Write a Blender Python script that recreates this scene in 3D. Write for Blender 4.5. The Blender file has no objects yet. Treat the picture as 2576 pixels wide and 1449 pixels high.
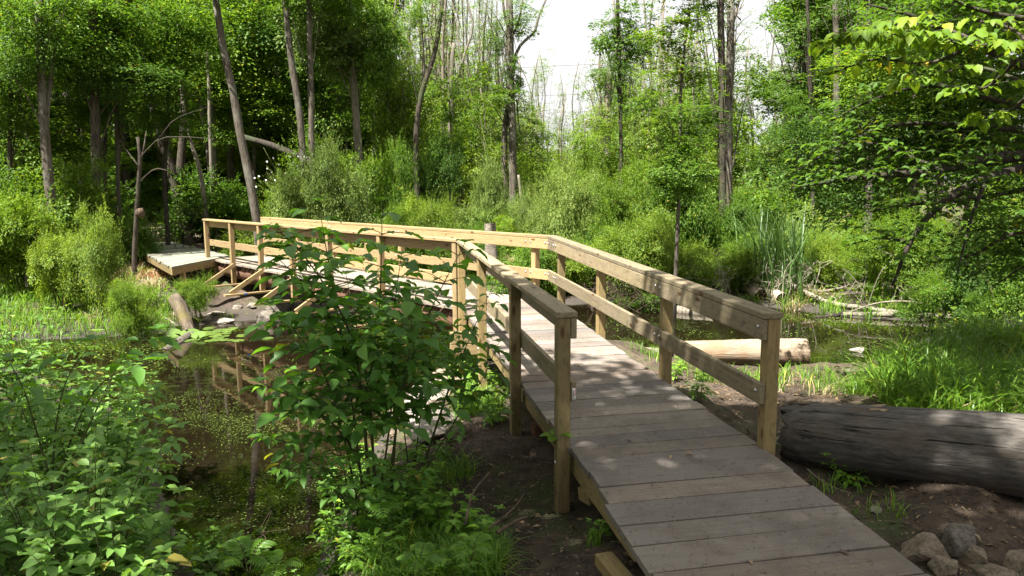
import bpy, bmesh, math, random
import numpy as np
from mathutils import Vector, Matrix

# ------------------------------------------------------------------ camera model
F, PI_, RO, H = 1909.05, 0.1372, -0.0058, 1.6225        # focal (px of a 2576 wide frame), pitch, roll, eye height
WATER = -1.08
def ray(px, py):
    X, Y = px - 1288.0, py - 724.5
    cr, sr = math.cos(RO), math.sin(RO)
    X, Y = X * cr + Y * sr, -X * sr + Y * cr
    c, s = math.cos(PI_), math.sin(PI_)
    v = (X / F, 1.0, -Y / F)
    return Vector((v[0], c * v[1] + s * v[2], -s * v[1] + c * v[2]))
def at(px, py, z):
    d = ray(px, py); k = (z - H) / d.z
    return Vector((d.x * k, d.y * k, z))
def dep(px, py, Y):
    d = ray(px, py); k = Y / d.y
    return Vector((d.x * k, Y, H + d.z * k))

scene = bpy.context.scene
col = scene.collection

# ------------------------------------------------------------------ object helpers
def link(o, parent=None):
    col.objects.link(o)
    if parent is not None:
        o.parent = parent
        o.location = o.location - parent.location
    return o
def tag(o, label=None, cat=None, group=None, kind=None):
    if label: o['label'] = label
    if cat: o['category'] = cat
    if group: o['group'] = group
    if kind: o['kind'] = kind
    return o
def empty(name, loc, label, cat, group=None):
    o = bpy.data.objects.new(name, None)
    o.empty_display_size = 0.2
    o.location = loc
    col.objects.link(o)
    return tag(o, label, cat, group)
def np_mesh(name, V, faces, mat, smooth=True):
    """V (n,3) ; faces: list of (m,k) int arrays"""
    me = bpy.data.meshes.new(name)
    V = np.asarray(V, dtype=np.float32)
    faces = [np.asarray(f, dtype=np.int32) for f in faces if len(f)]
    me.vertices.add(len(V)); me.vertices.foreach_set('co', V.ravel())
    loops = np.concatenate([f.ravel() for f in faces])
    sizes = np.concatenate([np.full(len(f), f.shape[1], np.int32) for f in faces])
    starts = np.concatenate([[0], np.cumsum(sizes)[:-1]]).astype(np.int32)
    me.loops.add(len(loops)); me.loops.foreach_set('vertex_index', loops)
    me.polygons.add(len(sizes)); me.polygons.foreach_set('loop_start', starts)
    me.polygons.foreach_set('loop_total', sizes)
    me.polygons.foreach_set('use_smooth', np.full(len(sizes), smooth))
    me.update(calc_edges=True); me.validate()
    if mat: me.materials.append(mat)
    return me
class MB:
    def __init__(s): s.v = []; s.f = []
    def add(s, verts, faces):
        n = len(s.v); s.v += [tuple(v) for v in verts]; s.f += [tuple(i + n for i in f) for f in faces]
    def hexa(s, c):      # 8 corners: bottom 0-3, top 4-7
        s.add(c, [(3, 2, 1, 0), (4, 5, 6, 7), (0, 1, 5, 4), (1, 2, 6, 5), (2, 3, 7, 6), (3, 0, 4, 7)])
    def tube(s, pts, rad, seg=8, wob=0.0, rng=None, cap=True):
        pts = [Vector(p) for p in pts]; n = len(pts); rings = []
        up = Vector((0.13, 0.21, 1)).normalized(); ref = None
        for i, p in enumerate(pts):
            t = (pts[min(i + 1, n - 1)] - pts[max(i - 1, 0)])
            t = t.normalized() if t.length > 1e-9 else Vector((0, 0, 1))
            if ref is None:
                ref = t.cross(Vector((1, .3, .1)) if abs(t.z) > .7 else up).normalized()
            ref = (ref - t * ref.dot(t)).normalized(); b = t.cross(ref)
            ring = []
            for k in range(seg):
                a = 2 * math.pi * k / seg
                r = rad[i] * (1 + (wob * (rng.random() - .5) * 2 if rng else 0))
                ring.append(p + ref * (math.cos(a) * r) + b * (math.sin(a) * r))
            rings.append(ring)
        vs = [v for r in rings for v in r]; fs = []
        for i in range(n - 1):
            for k in range(seg):
                k2 = (k + 1) % seg
                fs.append((i * seg + k, i * seg + k2, (i + 1) * seg + k2, (i + 1) * seg + k))
        if cap:
            fs.append(tuple(range(seg - 1, -1, -1))); fs.append(tuple((n - 1) * seg + k for k in range(seg)))
        s.add(vs, fs)
    def mesh(s, name, mat, smooth=True):
        me = bpy.data.meshes.new(name); me.from_pydata(s.v, [], s.f); me.update()
        me.polygons.foreach_set('use_smooth', np.full(len(s.f), smooth))
        if mat: me.materials.append(mat)
        return me
    def build(s, name, mat, parent=None, origin=None, smooth=True):
        o0 = Vector(origin) if origin is not None else (parent.location.copy() if parent else Vector((0, 0, 0)))
        s.v = [(v[0] - o0.x, v[1] - o0.y, v[2] - o0.z) for v in s.v]
        o = bpy.data.objects.new(name, s.mesh(name, mat, smooth)); o.location = o0
        return link(o, parent)
def mesh_obj(name, me, loc, parent=None, rot=None, scale=None):
    o = bpy.data.objects.new(name, me); o.location = loc
    if rot is not None: o.rotation_euler = rot
    if scale is not None: o.scale = scale if hasattr(scale, '__len__') else (scale,) * 3
    return link(o, parent)
def copy_tree(o, parent=None):
    c = o.copy(); col.objects.link(c); c.parent = parent
    for ch in o.children: copy_tree(ch, c)
    return c
def spline(pts, n):
    """Catmull-Rom resample of a polyline"""
    P = [Vector(p) for p in pts]
    if len(P) == 2: return [P[0].lerp(P[1], i / (n - 1)) for i in range(n)]
    Q = [P[0] * 2 - P[1]] + P + [P[-1] * 2 - P[-2]]; out = []
    for i in range(n):
        u = i / (n - 1) * (len(P) - 1); k = min(int(u), len(P) - 2); t = u - k
        a, b, c, d = Q[k], Q[k + 1], Q[k + 2], Q[k + 3]
        out.append(.5 * ((2 * b) + (c - a) * t + (2 * a - 5 * b + 4 * c - d) * t * t + (3 * b - a - 3 * c + d) * t ** 3))
    return out

# ------------------------------------------------------------------ materials
def newmat(name):
    m = bpy.data.materials.new(name); m.use_nodes = True
    nt = m.node_tree; nt.nodes.clear()
    out = nt.nodes.new('ShaderNodeOutputMaterial')
    return m, nt, out
def N(nt, typ, **kw):
    n = nt.nodes.new(typ)
    for k, v in kw.items():
        if k.startswith('i_'):
            key = k[2:].replace('_', ' ')
            n.inputs[key].default_value = v
        else: setattr(n, k, v)
    return n
def mixc(nt, a, b, fac, blend='MIX'):
    n = nt.nodes.new('ShaderNodeMix'); n.data_type = 'RGBA'; n.blend_type = blend
    for i, v in ((6, a), (7, b), (0, fac)):
        if isinstance(v, bpy.types.NodeSocket): nt.links.new(v, n.inputs[i])
        elif i == 0: n.inputs[0].default_value = v
        else: n.inputs[i].default_value = (*v, 1) if len(v) == 3 else v
    return n.outputs[2]
def ramp(nt, fac, stops):
    r = nt.nodes.new('ShaderNodeValToRGB'); nt.links.new(fac, r.inputs[0])
    el = r.color_ramp.elements
    while len(el) < len(stops): el.new(.5)
    for e, (p, c) in zip(el, stops):
        e.position = p; e.color = (*c, 1) if hasattr(c, '__len__') else (c, c, c, 1)
    return r.outputs[0]
def noise(nt, vec, scale, detail=4, rough=.55, dist=0):
    n = N(nt, 'ShaderNodeTexNoise'); n.inputs['Scale'].default_value = scale; n.inputs['Detail'].default_value = detail
    n.inputs['Roughness'].default_value = rough; n.inputs['Distortion'].default_value = dist
    if vec is not None: nt.links.new(vec, n.inputs['Vector'])
    return n.outputs['Fac']
def mapping(nt, vec, scale=(1, 1, 1), loc=None):
    m = N(nt, 'ShaderNodeMapping'); m.inputs['Scale'].default_value = scale; nt.links.new(vec, m.inputs['Vector'])
    if loc is not None: nt.links.new(loc, m.inputs['Location'])
    return m.outputs[0]
def bump(nt, h, strength, dist=.02):
    b = N(nt, 'ShaderNodeBump'); b.inputs['Strength'].default_value = strength; b.inputs['Distance'].default_value = dist
    nt.links.new(h, b.inputs['Height']); return b.outputs[0]
def principled(nt, out, colr, rough=.7, spec=.3, nrm=None):
    p = N(nt, 'ShaderNodeBsdfPrincipled')
    if isinstance(colr, bpy.types.NodeSocket): nt.links.new(colr, p.inputs['Base Color'])
    else: p.inputs['Base Color'].default_value = (*colr, 1)
    if isinstance(rough, bpy.types.NodeSocket): nt.links.new(rough, p.inputs['Roughness'])
    else: p.inputs['Roughness'].default_value = rough
    p.inputs['Specular IOR Level'].default_value = spec
    if nrm is not None: nt.links.new(nrm, p.inputs['Normal'])
    if out is not None: nt.links.new(p.outputs[0], out.inputs['Surface'])
    return p
def objrand(nt):
    oi = N(nt, 'ShaderNodeObjectInfo'); return oi.outputs['Random']
def scaled(nt, sock, k):
    m = N(nt, 'ShaderNodeMath', operation='MULTIPLY'); nt.links.new(sock, m.inputs[0]); m.inputs[1].default_value = k
    return m.outputs[0]

def wood_mat(name, light, dark, stain, grey=None, rough=.75, knots=True, gs=1.0):
    """sawn board, local X = length"""
    m, nt, out = newmat(name)
    tc = N(nt, 'ShaderNodeTexCoord').outputs['Object']
    r = objrand(nt); off = N(nt, 'ShaderNodeCombineXYZ')
    for i, k in enumerate((53., 17., 29.)): nt.links.new(scaled(nt, r, k), off.inputs[i])
    v = mapping(nt, tc, (1.3 * gs, 26 * gs, 26 * gs), off.outputs[0])
    g = noise(nt, v, 1.6, 6, .6, .6)
    g2 = noise(nt, mapping(nt, tc, (5, 160, 160), off.outputs[0]), 1.2, 3, .6)
    c = ramp(nt, g, [(.3, dark), (.48, light), (.7, tuple(x * 1.08 for x in light))])
    c = mixc(nt, c, dark, ramp(nt, g2, [(.56, 0.0), (.75, .55)]))
    st = noise(nt, mapping(nt, tc, (2.2, 6, 6), off.outputs[0]), 1.1, 5, .65)
    c = mixc(nt, c, stain, ramp(nt, st, [(.45, 0.0), (.72, .75)]))
    if grey:
        g3 = noise(nt, mapping(nt, tc, (7, 14, 14), off.outputs[0]), 2.3, 6, .7)
        c = mixc(nt, c, grey, ramp(nt, g3, [(.5, 0.0), (.66, .8)]))
    if knots:
        vo = N(nt, 'ShaderNodeTexVoronoi'); vo.inputs['Scale'].default_value = 1.0
        nt.links.new(mapping(nt, tc, (3.1, 8.5, 8.5), off.outputs[0]), vo.inputs['Vector'])
        c = mixc(nt, c, (.10, .045, .018), ramp(nt, vo.outputs['Distance'], [(.10, .9), (.17, 0.0)]))
    vary = mixc(nt, (.76, .76, .76), (1.14, 1.1, 1.02), r)
    c = mixc(nt, c, vary, 1.0, 'MULTIPLY')
    hb = mixc(nt, g, g2, .5)
    principled(nt, out, c, rough, .25, bump(nt, hb, .25, .004))
    return m
def deck_mat(name, a, b, dirt, mud):
    """boards laid across: local X = board length, one tone per board"""
    m, nt, out = newmat(name)
    tc = N(nt, 'ShaderNodeTexCoord').outputs['Object']
    isl = N(nt, 'ShaderNodeNewGeometry').outputs['Random Per Island']
    off = N(nt, 'ShaderNodeCombineXYZ')
    nt.links.new(scaled(nt, isl, 91.), off.inputs[0]); nt.links.new(scaled(nt, isl, 37.), off.inputs[2])
    g = noise(nt, mapping(nt, tc, (1.6, 30, 30), off.outputs[0]), 1.5, 6, .62, .8)
    hue = N(nt, 'ShaderNodeMath', operation='FRACT'); nt.links.new(scaled(nt, isl, 7.3), hue.inputs[0])
    c = ramp(nt, hue.outputs[0], [(0.0, a), (.3, b), (.5, (a[0] * 1.14, a[1] * 1.04, a[2] * .94)), (.72, (a[0] * .92, a[1] * .97, a[2] * 1.03)), (1.0, a)])
    c = mixc(nt, c, tuple(x * .72 for x in a), ramp(nt, g, [(.36, .6), (.52, 0.0)]))
    fine = noise(nt, mapping(nt, tc, (6, 170, 170), off.outputs[0]), 1.1, 3, .6)
    c = mixc(nt, c, tuple(x * .5 for x in b), ramp(nt, fine, [(.58, 0.0), (.78, .4)]))
    d = noise(nt, tc, 2.3, 7, .68)
    c = mixc(nt, c, dirt, ramp(nt, d, [(.47, 0.0), (.66, .8)]))
    d2 = noise(nt, tc, 34, 3, .7)
    d4 = noise(nt, tc, 1.1, 5, .7)
    c = mixc(nt, c, (a[0] * .62, a[1] * .66, a[2] * .74), ramp(nt, d4, [(.5, 0.0), (.64, .65)]))
    c = mixc(nt, c, mud, ramp(nt, d2, [(.60, 0.0), (.67, .7)]))
    d3 = noise(nt, tc, 60, 2, .6)
    c = mixc(nt, c, (.42, .37, .29), ramp(nt, d3, [(.68, 0.0), (.75, .4)]))
    tone = mixc(nt, (.78, .78, .80), (1.15, 1.12, 1.08), isl)
    c = mixc(nt, c, tone, 1.0, 'MULTIPLY')
    hb = mixc(nt, g, d2, .45)
    principled(nt, out, c, .85, .2, bump(nt, hb, .45, .006))
    return m
def bark_mat(name, a, b, moss=None, sc=(9, 9, 1.6), strength=.9, patch=None):
    m, nt, out = newmat(name)
    tc = N(nt, 'ShaderNodeTexCoord').outputs['Object']
    r = objrand(nt); off = N(nt, 'ShaderNodeCombineXYZ'); nt.links.new(scaled(nt, r, 41.), off.inputs[0])
    v = mapping(nt, tc, sc, off.outputs[0])
    g = noise(nt, v, 2.2, 6, .65, .4)
    c = ramp(nt, g, [(.34, a), (.62, b)])
    l = noise(nt, mapping(nt, tc, (1.3, 1.3, .8), off.outputs[0]), 2.0, 5, .6)
    if patch: c = mixc(nt, c, patch, ramp(nt, l, [(.5, 0.0), (.62, .8)]))
    if moss: c = mixc(nt, c, moss, ramp(nt, noise(nt, tc, 1.7, 5, .6), [(.5, 0.0), (.68, .75)]))
    c = mixc(nt, c, mixc(nt, (.75, .75, .75), (1.2, 1.2, 1.15), r), 1.0, 'MULTIPLY')
    principled(nt, out, c, .9, .15, bump(nt, g, strength, .03))
    return m
def log_mat(name):
    m, nt, out = newmat(name)
    tc = N(nt, 'ShaderNodeTexCoord').outputs['Object']
    g = noise(nt, mapping(nt, tc, (3.6, 17, 17)), 1.6, 9, .75, .3); g2 = noise(nt, mapping(nt, tc, (1.2, 3, 3)), 1.3, 6, .65)
    cr = noise(nt, mapping(nt, tc, (1.1, 34, 34)), 1.0, 3, .5, .8)
    c = ramp(nt, g, [(.3, (.03, .027, .024)), (.48, (.088, .079, .069)), (.68, (.165, .149, .13))])
    c = mixc(nt, c, (.115, .085, .06), ramp(nt, g2, [(.52, 0.0), (.68, .6)]))
    c = mixc(nt, c, (.008, .007, .006), ramp(nt, cr, [(.31, .9), (.36, 0.0)]))
    principled(nt, out, c, .85, .2, bump(nt, mixc(nt, g, ramp(nt, cr, [(.29, 0.0), (.39, 1.0)]), .5), 1.0, .03))
    return m
def leaf_mat(name, c1, c2, trans=.42, glow=(1.55, 1.5, .7), rough=.42, spec=.35, vary=.22):
    m, nt, out = newmat(name)
    isl = N(nt, 'ShaderNodeNewGeometry').outputs['Random Per Island']
    r = objrand(nt)
    c = ramp(nt, isl, [(0.0, tuple(x * .8 for x in c1)), (.45, c1), (.90, c2), (.975, tuple(x * 1.2 for x in c2)), (.995, (c2[1] * 1.1, c2[1] * .95, c2[2]))])
    c = mixc(nt, c, mixc(nt, (1 - vary, 1 - vary * .8, 1 - vary), (1 + vary * 1.3, 1 + vary, 1.0), r), 1.0, 'MULTIPLY')
    p = principled(nt, None, c, rough, spec)
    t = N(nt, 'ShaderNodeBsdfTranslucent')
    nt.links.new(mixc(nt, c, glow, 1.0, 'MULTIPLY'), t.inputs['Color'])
    mx = N(nt, 'ShaderNodeMixShader'); mx.inputs[0].default_value = trans
    nt.links.new(p.outputs[0], mx.inputs[1]); nt.links.new(t.outputs[0], mx.inputs[2])
    nt.links.new(mx.outputs[0], out.inputs['Surface'])
    return m
def rock_mat(name, a, b, moss=None, sc=6):
    m, nt, out = newmat(name)
    tc = N(nt, 'ShaderNodeTexCoord').outputs['Object']
    g = noise(nt, tc, sc, 8, .65); g2 = noise(nt, tc, sc * .35, 4, .6)
    c = ramp(nt, g, [(.35, a), (.65, b)])
    c = mixc(nt, c, tuple(x * .55 for x in a), ramp(nt, g2, [(.5, 0.0), (.64, .7)]))
    if moss: c = mixc(nt, c, moss, ramp(nt, noise(nt, tc, sc * .7, 5), [(.52, 0.0), (.66, .7)]))
    principled(nt, out, c, .85, .25, bump(nt, g, .6, .02))
    return m
def flat_mat(name, c, rough=.5, spec=.4, metal=0):
    m, nt, out = newmat(name); p = principled(nt, out, c, rough, spec); p.inputs['Metallic'].default_value = metal
    return m

M = {}
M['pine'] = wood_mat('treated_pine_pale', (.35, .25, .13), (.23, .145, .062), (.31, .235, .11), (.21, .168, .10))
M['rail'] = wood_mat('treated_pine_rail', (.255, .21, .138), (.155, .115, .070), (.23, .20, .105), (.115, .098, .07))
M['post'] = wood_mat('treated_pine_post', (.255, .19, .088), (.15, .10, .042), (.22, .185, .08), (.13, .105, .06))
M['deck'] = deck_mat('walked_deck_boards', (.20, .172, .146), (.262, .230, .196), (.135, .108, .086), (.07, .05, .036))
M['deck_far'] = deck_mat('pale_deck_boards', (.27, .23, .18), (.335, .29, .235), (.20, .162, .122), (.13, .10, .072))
M['platform'] = deck_mat('grey_platform_boards', (.22, .225, .175), (.28, .28, .22), (.18, .175, .13), (.13, .12, .09))
M['stringer'] = bark_mat('brown_stringer_log', (.10, .055, .035), (.20, .11, .07), sc=(2, 9, 9), strength=.4)
M['steel'] = flat_mat('galvanised_bolt', (.55, .55, .56), .35, .5, 1)
M['white'] = flat_mat('label_paper', (.8, .8, .78), .5)
M['ink'] = flat_mat('label_ink', (.02, .02, .02), .6)
M['red'] = flat_mat('label_red', (.55, .06, .02), .5)
M['blue'] = flat_mat('blue_paint', (.03, .16, .5), .6)
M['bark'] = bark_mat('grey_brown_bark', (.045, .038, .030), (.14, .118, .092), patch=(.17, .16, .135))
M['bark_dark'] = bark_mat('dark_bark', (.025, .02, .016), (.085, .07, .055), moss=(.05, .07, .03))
M['bark_pale'] = bark_mat('pale_shaggy_bark', (.10, .085, .065), (.25, .215, .175), strength=1)
M['bark_moss'] = bark_mat('mossy_broken_log', (.04, .032, .025), (.115, .09, .07), (.10, .085, .03), (2, 10, 10), 1)
M['bark_dead'] = bark_mat('bleached_dead_wood', (.115, .098, .078), (.27, .235, .19), sc=(14, 14, 1.5), strength=.7)
M['twig'] = bark_mat('thin_twig', (.05, .035, .025), (.12, .085, .06), strength=.3)
M['stem'] = bark_mat('green_brown_stem', (.04, .05, .018), (.09, .10, .035), strength=.2)
M['twig_pale'] = bark_mat('bleached_twig', (.15, .125, .098), (.30, .262, .212), strength=.3)
M['log_dark'] = log_mat('cracked_grey_log')
M['log_pale'] = bark_mat('peeled_log', (.25, .18, .12), (.45, .355, .255), sc=(1.6, 16, 16), strength=.5, patch=(.33, .21, .125))
M['log_cut'] = bark_mat('cut_birch_log', (.20, .15, .12), (.46, .38, .31), sc=(9, 2, 9), strength=.6)
M['hollow'] = flat_mat('dark_log_end', (.04, .028, .02), .9, .1)
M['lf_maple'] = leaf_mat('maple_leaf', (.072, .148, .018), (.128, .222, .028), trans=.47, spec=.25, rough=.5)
M['lf_dark'] = leaf_mat('shade_toned_leaf', (.052, .115, .018), (.09, .165, .025), trans=.44, spec=.25, rough=.5)  # darker leaf copy, shade of the dim crowns put into its colour
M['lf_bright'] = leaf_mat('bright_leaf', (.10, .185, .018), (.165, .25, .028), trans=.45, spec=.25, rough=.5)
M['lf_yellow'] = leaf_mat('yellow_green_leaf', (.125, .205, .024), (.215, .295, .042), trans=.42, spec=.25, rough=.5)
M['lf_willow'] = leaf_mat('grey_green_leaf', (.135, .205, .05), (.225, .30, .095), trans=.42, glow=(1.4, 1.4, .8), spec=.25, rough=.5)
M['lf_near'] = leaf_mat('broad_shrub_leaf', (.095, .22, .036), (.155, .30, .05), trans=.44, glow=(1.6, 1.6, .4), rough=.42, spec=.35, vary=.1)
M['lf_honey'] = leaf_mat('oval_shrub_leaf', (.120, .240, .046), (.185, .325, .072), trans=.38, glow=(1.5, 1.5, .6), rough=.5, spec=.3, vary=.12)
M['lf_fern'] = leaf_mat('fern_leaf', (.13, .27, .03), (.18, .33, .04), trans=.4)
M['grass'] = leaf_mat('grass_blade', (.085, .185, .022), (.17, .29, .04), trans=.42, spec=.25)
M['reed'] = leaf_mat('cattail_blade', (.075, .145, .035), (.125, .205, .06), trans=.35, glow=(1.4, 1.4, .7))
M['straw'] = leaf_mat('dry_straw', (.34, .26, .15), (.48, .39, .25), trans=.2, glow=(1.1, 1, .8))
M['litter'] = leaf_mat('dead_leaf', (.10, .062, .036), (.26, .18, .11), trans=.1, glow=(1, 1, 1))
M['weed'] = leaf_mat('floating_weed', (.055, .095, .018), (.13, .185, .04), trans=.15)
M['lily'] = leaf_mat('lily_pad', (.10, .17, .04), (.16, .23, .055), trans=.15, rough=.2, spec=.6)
M['petal'] = flat_mat('white_petal', (.8, .8, .76), .6)
M['rock_pale'] = rock_mat('pale_rock', (.20, .17, .14), (.36, .315, .265))
M['rock_brown'] = rock_mat('brown_rock', (.13, .10, .07), (.26, .205, .15), (.10, .10, .05))
M['rock_dark'] = rock_mat('dark_rock', (.085, .072, .058), (.19, .165, .135))

def ground_material():
    m, nt, out = newmat('soil_and_mud')
    geo = N(nt, 'ShaderNodeNewGeometry').outputs['Position']
    sep = N(nt, 'ShaderNodeSeparateXYZ'); nt.links.new(geo, sep.inputs[0])
    n1 = noise(nt, geo, 1.1, 8, .65); n2 = noise(nt, geo, 9, 8, .7); n3 = noise(nt, geo, 45, 4, .7)
    c = ramp(nt, n1, [(.35, (.050, .036, .026)), (.6, (.105, .076, .054))])
    c = mixc(nt, c, (.026, .020, .016), ramp(nt, n2, [(.45, 0.0), (.62, .8)]))
    c = mixc(nt, c, (.20, .155, .11), ramp(nt, n3, [(.58, 0.0), (.68, .6)]))
    c = mixc(nt, c, (.06, .10, .025), ramp(nt, noise(nt, geo, .7, 6, .7), [(.52, 0.0), (.62, .6)]))
    wet = N(nt, 'ShaderNodeMapRange'); nt.links.new(sep.outputs[2], wet.inputs[0])
    wet.inputs[1].default_value = -1.06; wet.inputs[2].default_value = -.86; wet.inputs[3].default_value = 1; wet.inputs[4].default_value = 0
    c = mixc(nt, c, mixc(nt, (.035, .030, .026), (.085, .072, .060), n2), wet.outputs[0])
    rg = N(nt, 'ShaderNodeMapRange'); nt.links.new(wet.outputs[0], rg.inputs[0]); rg.inputs[3].default_value = .92; rg.inputs[4].default_value = .5
    principled(nt, out, c, rg.outputs[0], .25, bump(nt, mixc(nt, n2, n3, .5), .8, .05))
    return m
M['ground'] = ground_material()
def water_material():
    m, nt, out = newmat('brown_pond_water')
    geo = N(nt, 'ShaderNodeNewGeometry').outputs['Position']
    n = noise(nt, mapping(nt, geo, (1, 1, 1)), 2.3, 3, .5)
    n2 = noise(nt, geo, 14, 2, .5)
    c = mixc(nt, (.004, .003, .0016), (.011, .0075, .0035), noise(nt, geo, .5, 4))
    film = noise(nt, geo, 7, 9, .75); big = noise(nt, geo, .8, 4, .6)
    fm = N(nt, 'ShaderNodeMath', operation='MULTIPLY'); nt.links.new(ramp(nt, film, [(.50, 0.0), (.60, 1.0)]), fm.inputs[0]); nt.links.new(ramp(nt, big, [(.45, 0.0), (.65, .55)]), fm.inputs[1])
    c = mixc(nt, c, (.035, .048, .014), fm.outputs[0])
    rf = N(nt, 'ShaderNodeMapRange'); nt.links.new(fm.outputs[0], rf.inputs[0]); rf.inputs[3].default_value = .012; rf.inputs[4].default_value = .45
    principled(nt, out, c, rf.outputs[0], .95, bump(nt, mixc(nt, n, n2, .25), .022, .05))
    return m
M['water'] = water_material()
M['path'] = rock_mat('trodden_path', (.16, .12, .08), (.28, .22, .15), (.10, .12, .04), 3)

# ------------------------------------------------------------------ terrain
shore_px = [(-260, 884), (0, 857), (250, 847), (420, 838), (520, 815), (640, 806), (720, 797), (860, 780), (1050, 765), (1200, 752),
            (1330, 757), (1440, 766), (1560, 757), (1700, 750), (1880, 766), (2000, 780), (2150, 800), (2300, 806), (2440, 800), (2600, 812),
            (2470, 835), (2330, 845), (2240, 888), (2185, 925), (2100, 950), (2010, 948), (1900, 948), (1750, 935), (1640, 893), (1560, 874),
            (1420, 885), (1300, 912), (1180, 940), (1110, 962), (1020, 990), (975, 1065), (950, 1160), (890, 1240), (840, 1330), (800, 1440), (760, 1560),
            (560, 1580), (470, 1420), (400, 1220), (330, 1070), (200, 975), (50, 930), (-260, 925)]
SH = np.array([list(at(x, y, WATER))[:2] for x, y in shore_px])
PL = np.array([(.33, 4.86, -.47), (0, 6.35, -.58), (-.33, 8.08, -.70), (0, 3.4, -.47), (1.6, 5.5, -.48), (2.2, 5.5, -.56), (3, 4, -.50), (4.5, 6, -.58),
               (-1.5, 2, -.6), (-4, 4, -.65), (-6, 8, -.8), (6, 9, -.62), (8, 13, -.7), (-7, 17.3, -.36), (-6, 16.6, -.42), (-11, 21, -.16), (-9, 14.6, -.72),
               (-6, 15.4, -.66), (-20, 20, -.3), (-14, 30, 0), (0, 22, -.78), (5, 19.5, -.85), (10, 20, -.8), (0, 40, -.7), (20, 40, -.6),
               (-25, 45, .4), (0, 80, -.5), (0, 0, -.36), (1.5, 2.5, -.40), (2.4, 3.6, -.44), (12, 10, -.6), (30, 15, -.5), (-30, 5, -.4)])
_rs = np.random.RandomState(5)
_W = [(k * np.array([math.cos(a), math.sin(a)]), ph, amp) for k, amp, a, ph in
      [(2 * math.pi / wl, am, _rs.rand() * 6.28, _rs.rand() * 6.28) for wl, am in
       ((5, .05), (3.1, .04), (1.9, .03), (1.2, .022), (.8, .016), (.55, .012), (.41, .009), (.3, .007)) for _ in range(2)]]
def gz(x, y):
    x = np.atleast_1d(np.asarray(x, float)); y = np.atleast_1d(np.asarray(y, float))
    P = np.stack([x, y], 1)
    A = SH; B = np.roll(SH, -1, 0)
    best = np.full(len(P), 1e9); inside = np.zeros(len(P), bool)
    for a, b in zip(A, B):
        d = b - a; t = np.clip(((P - a) @ d) / (d @ d), 0, 1)
        q = a + t[:, None] * d; best = np.minimum(best, np.hypot(*(P - q).T))
        c = ((a[1] > y) != (b[1] > y)) & (x < (b[0] - a[0]) * (y - a[1]) / (b[1] - a[1] + 1e-12) + a[0])
        inside ^= c
    w = 1.0 / (((P[:, None, :] - PL[None, :, :2]) ** 2).sum(2) + .06) ** 1.8
    pl = (w * PL[None, :, 2]).sum(1) / w.sum(1)
    z = np.where(inside, WATER - .35 * np.minimum(best / 1.2, 1), WATER + (pl - WATER) * (1 - np.exp(-best / (.42 + 1.1 * np.clip((y - 9.5) / 3, 0, 1)))))
    nz = sum(am * np.sin(P @ k + ph) for k, ph, am in _W)
    return z + nz * np.where(inside, .15, np.clip(best / 1.0, .15, 1)) * .8
def g1(x, y): return float(gz([x], [y])[0])
def hit(px, py, lift=0.0, y0=2.2, y1=45):
    """where a sight line meets the ground or the pond"""
    d = ray(px, py); Y = np.arange(y0, y1, .04); k = Y / d.y
    X = d.x * k; Zr = H + d.z * k; G = np.maximum(gz(X, Y), WATER); i = int(np.argmax(Zr < G))
    return Vector((float(X[i]), float(Y[i]), float(G[i]) + lift))
def lines(lo, hi, d0, d1, step, far):
    a = list(np.arange(d0, d1, step)); v = d1; s = step
    while v < hi: a.append(v); s *= 1.18; v += s
    a.append(hi); v = d0; s = step; b = []
    while v > lo: s *= 1.18; v -= s; b.append(max(v, lo))
    return np.array(sorted(set(b + a)))
xs = lines(-700, 700, -9, 9, .085, 0); ys = lines(-60, 1400, 1.5, 19, .085, 0)
GX, GY = np.meshgrid(xs, ys)
Z = np.concatenate([gz(GX.ravel()[i:i + 8000], GY.ravel()[i:i + 8000]) for i in range(0, GX.size, 8000)])
idx = np.arange(GX.size).reshape(GX.shape)
Fq = np.stack([idx[:-1, :-1].ravel(), idx[:-1, 1:].ravel(), idx[1:, 1:].ravel(), idx[1:, :-1].ravel()], 1)
ground = mesh_obj('ground', np_mesh('ground', np.stack([GX.ravel(), GY.ravel(), Z], 1), [Fq], M['ground']), (0, 0, 0))
tag(ground, 'dark soil and mud banks around the pond', 'ground', kind='structure')
mbw = MB(); mbw.add([(-22, 2, WATER), (22, 2, WATER), (22, 24, WATER), (-22, 24, WATER)], [(0, 1, 2, 3)])
water = mbw.build('pond_water', M['water']); tag(water, 'dark brown still pond water passing under the bridge', 'water', kind='structure')

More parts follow.
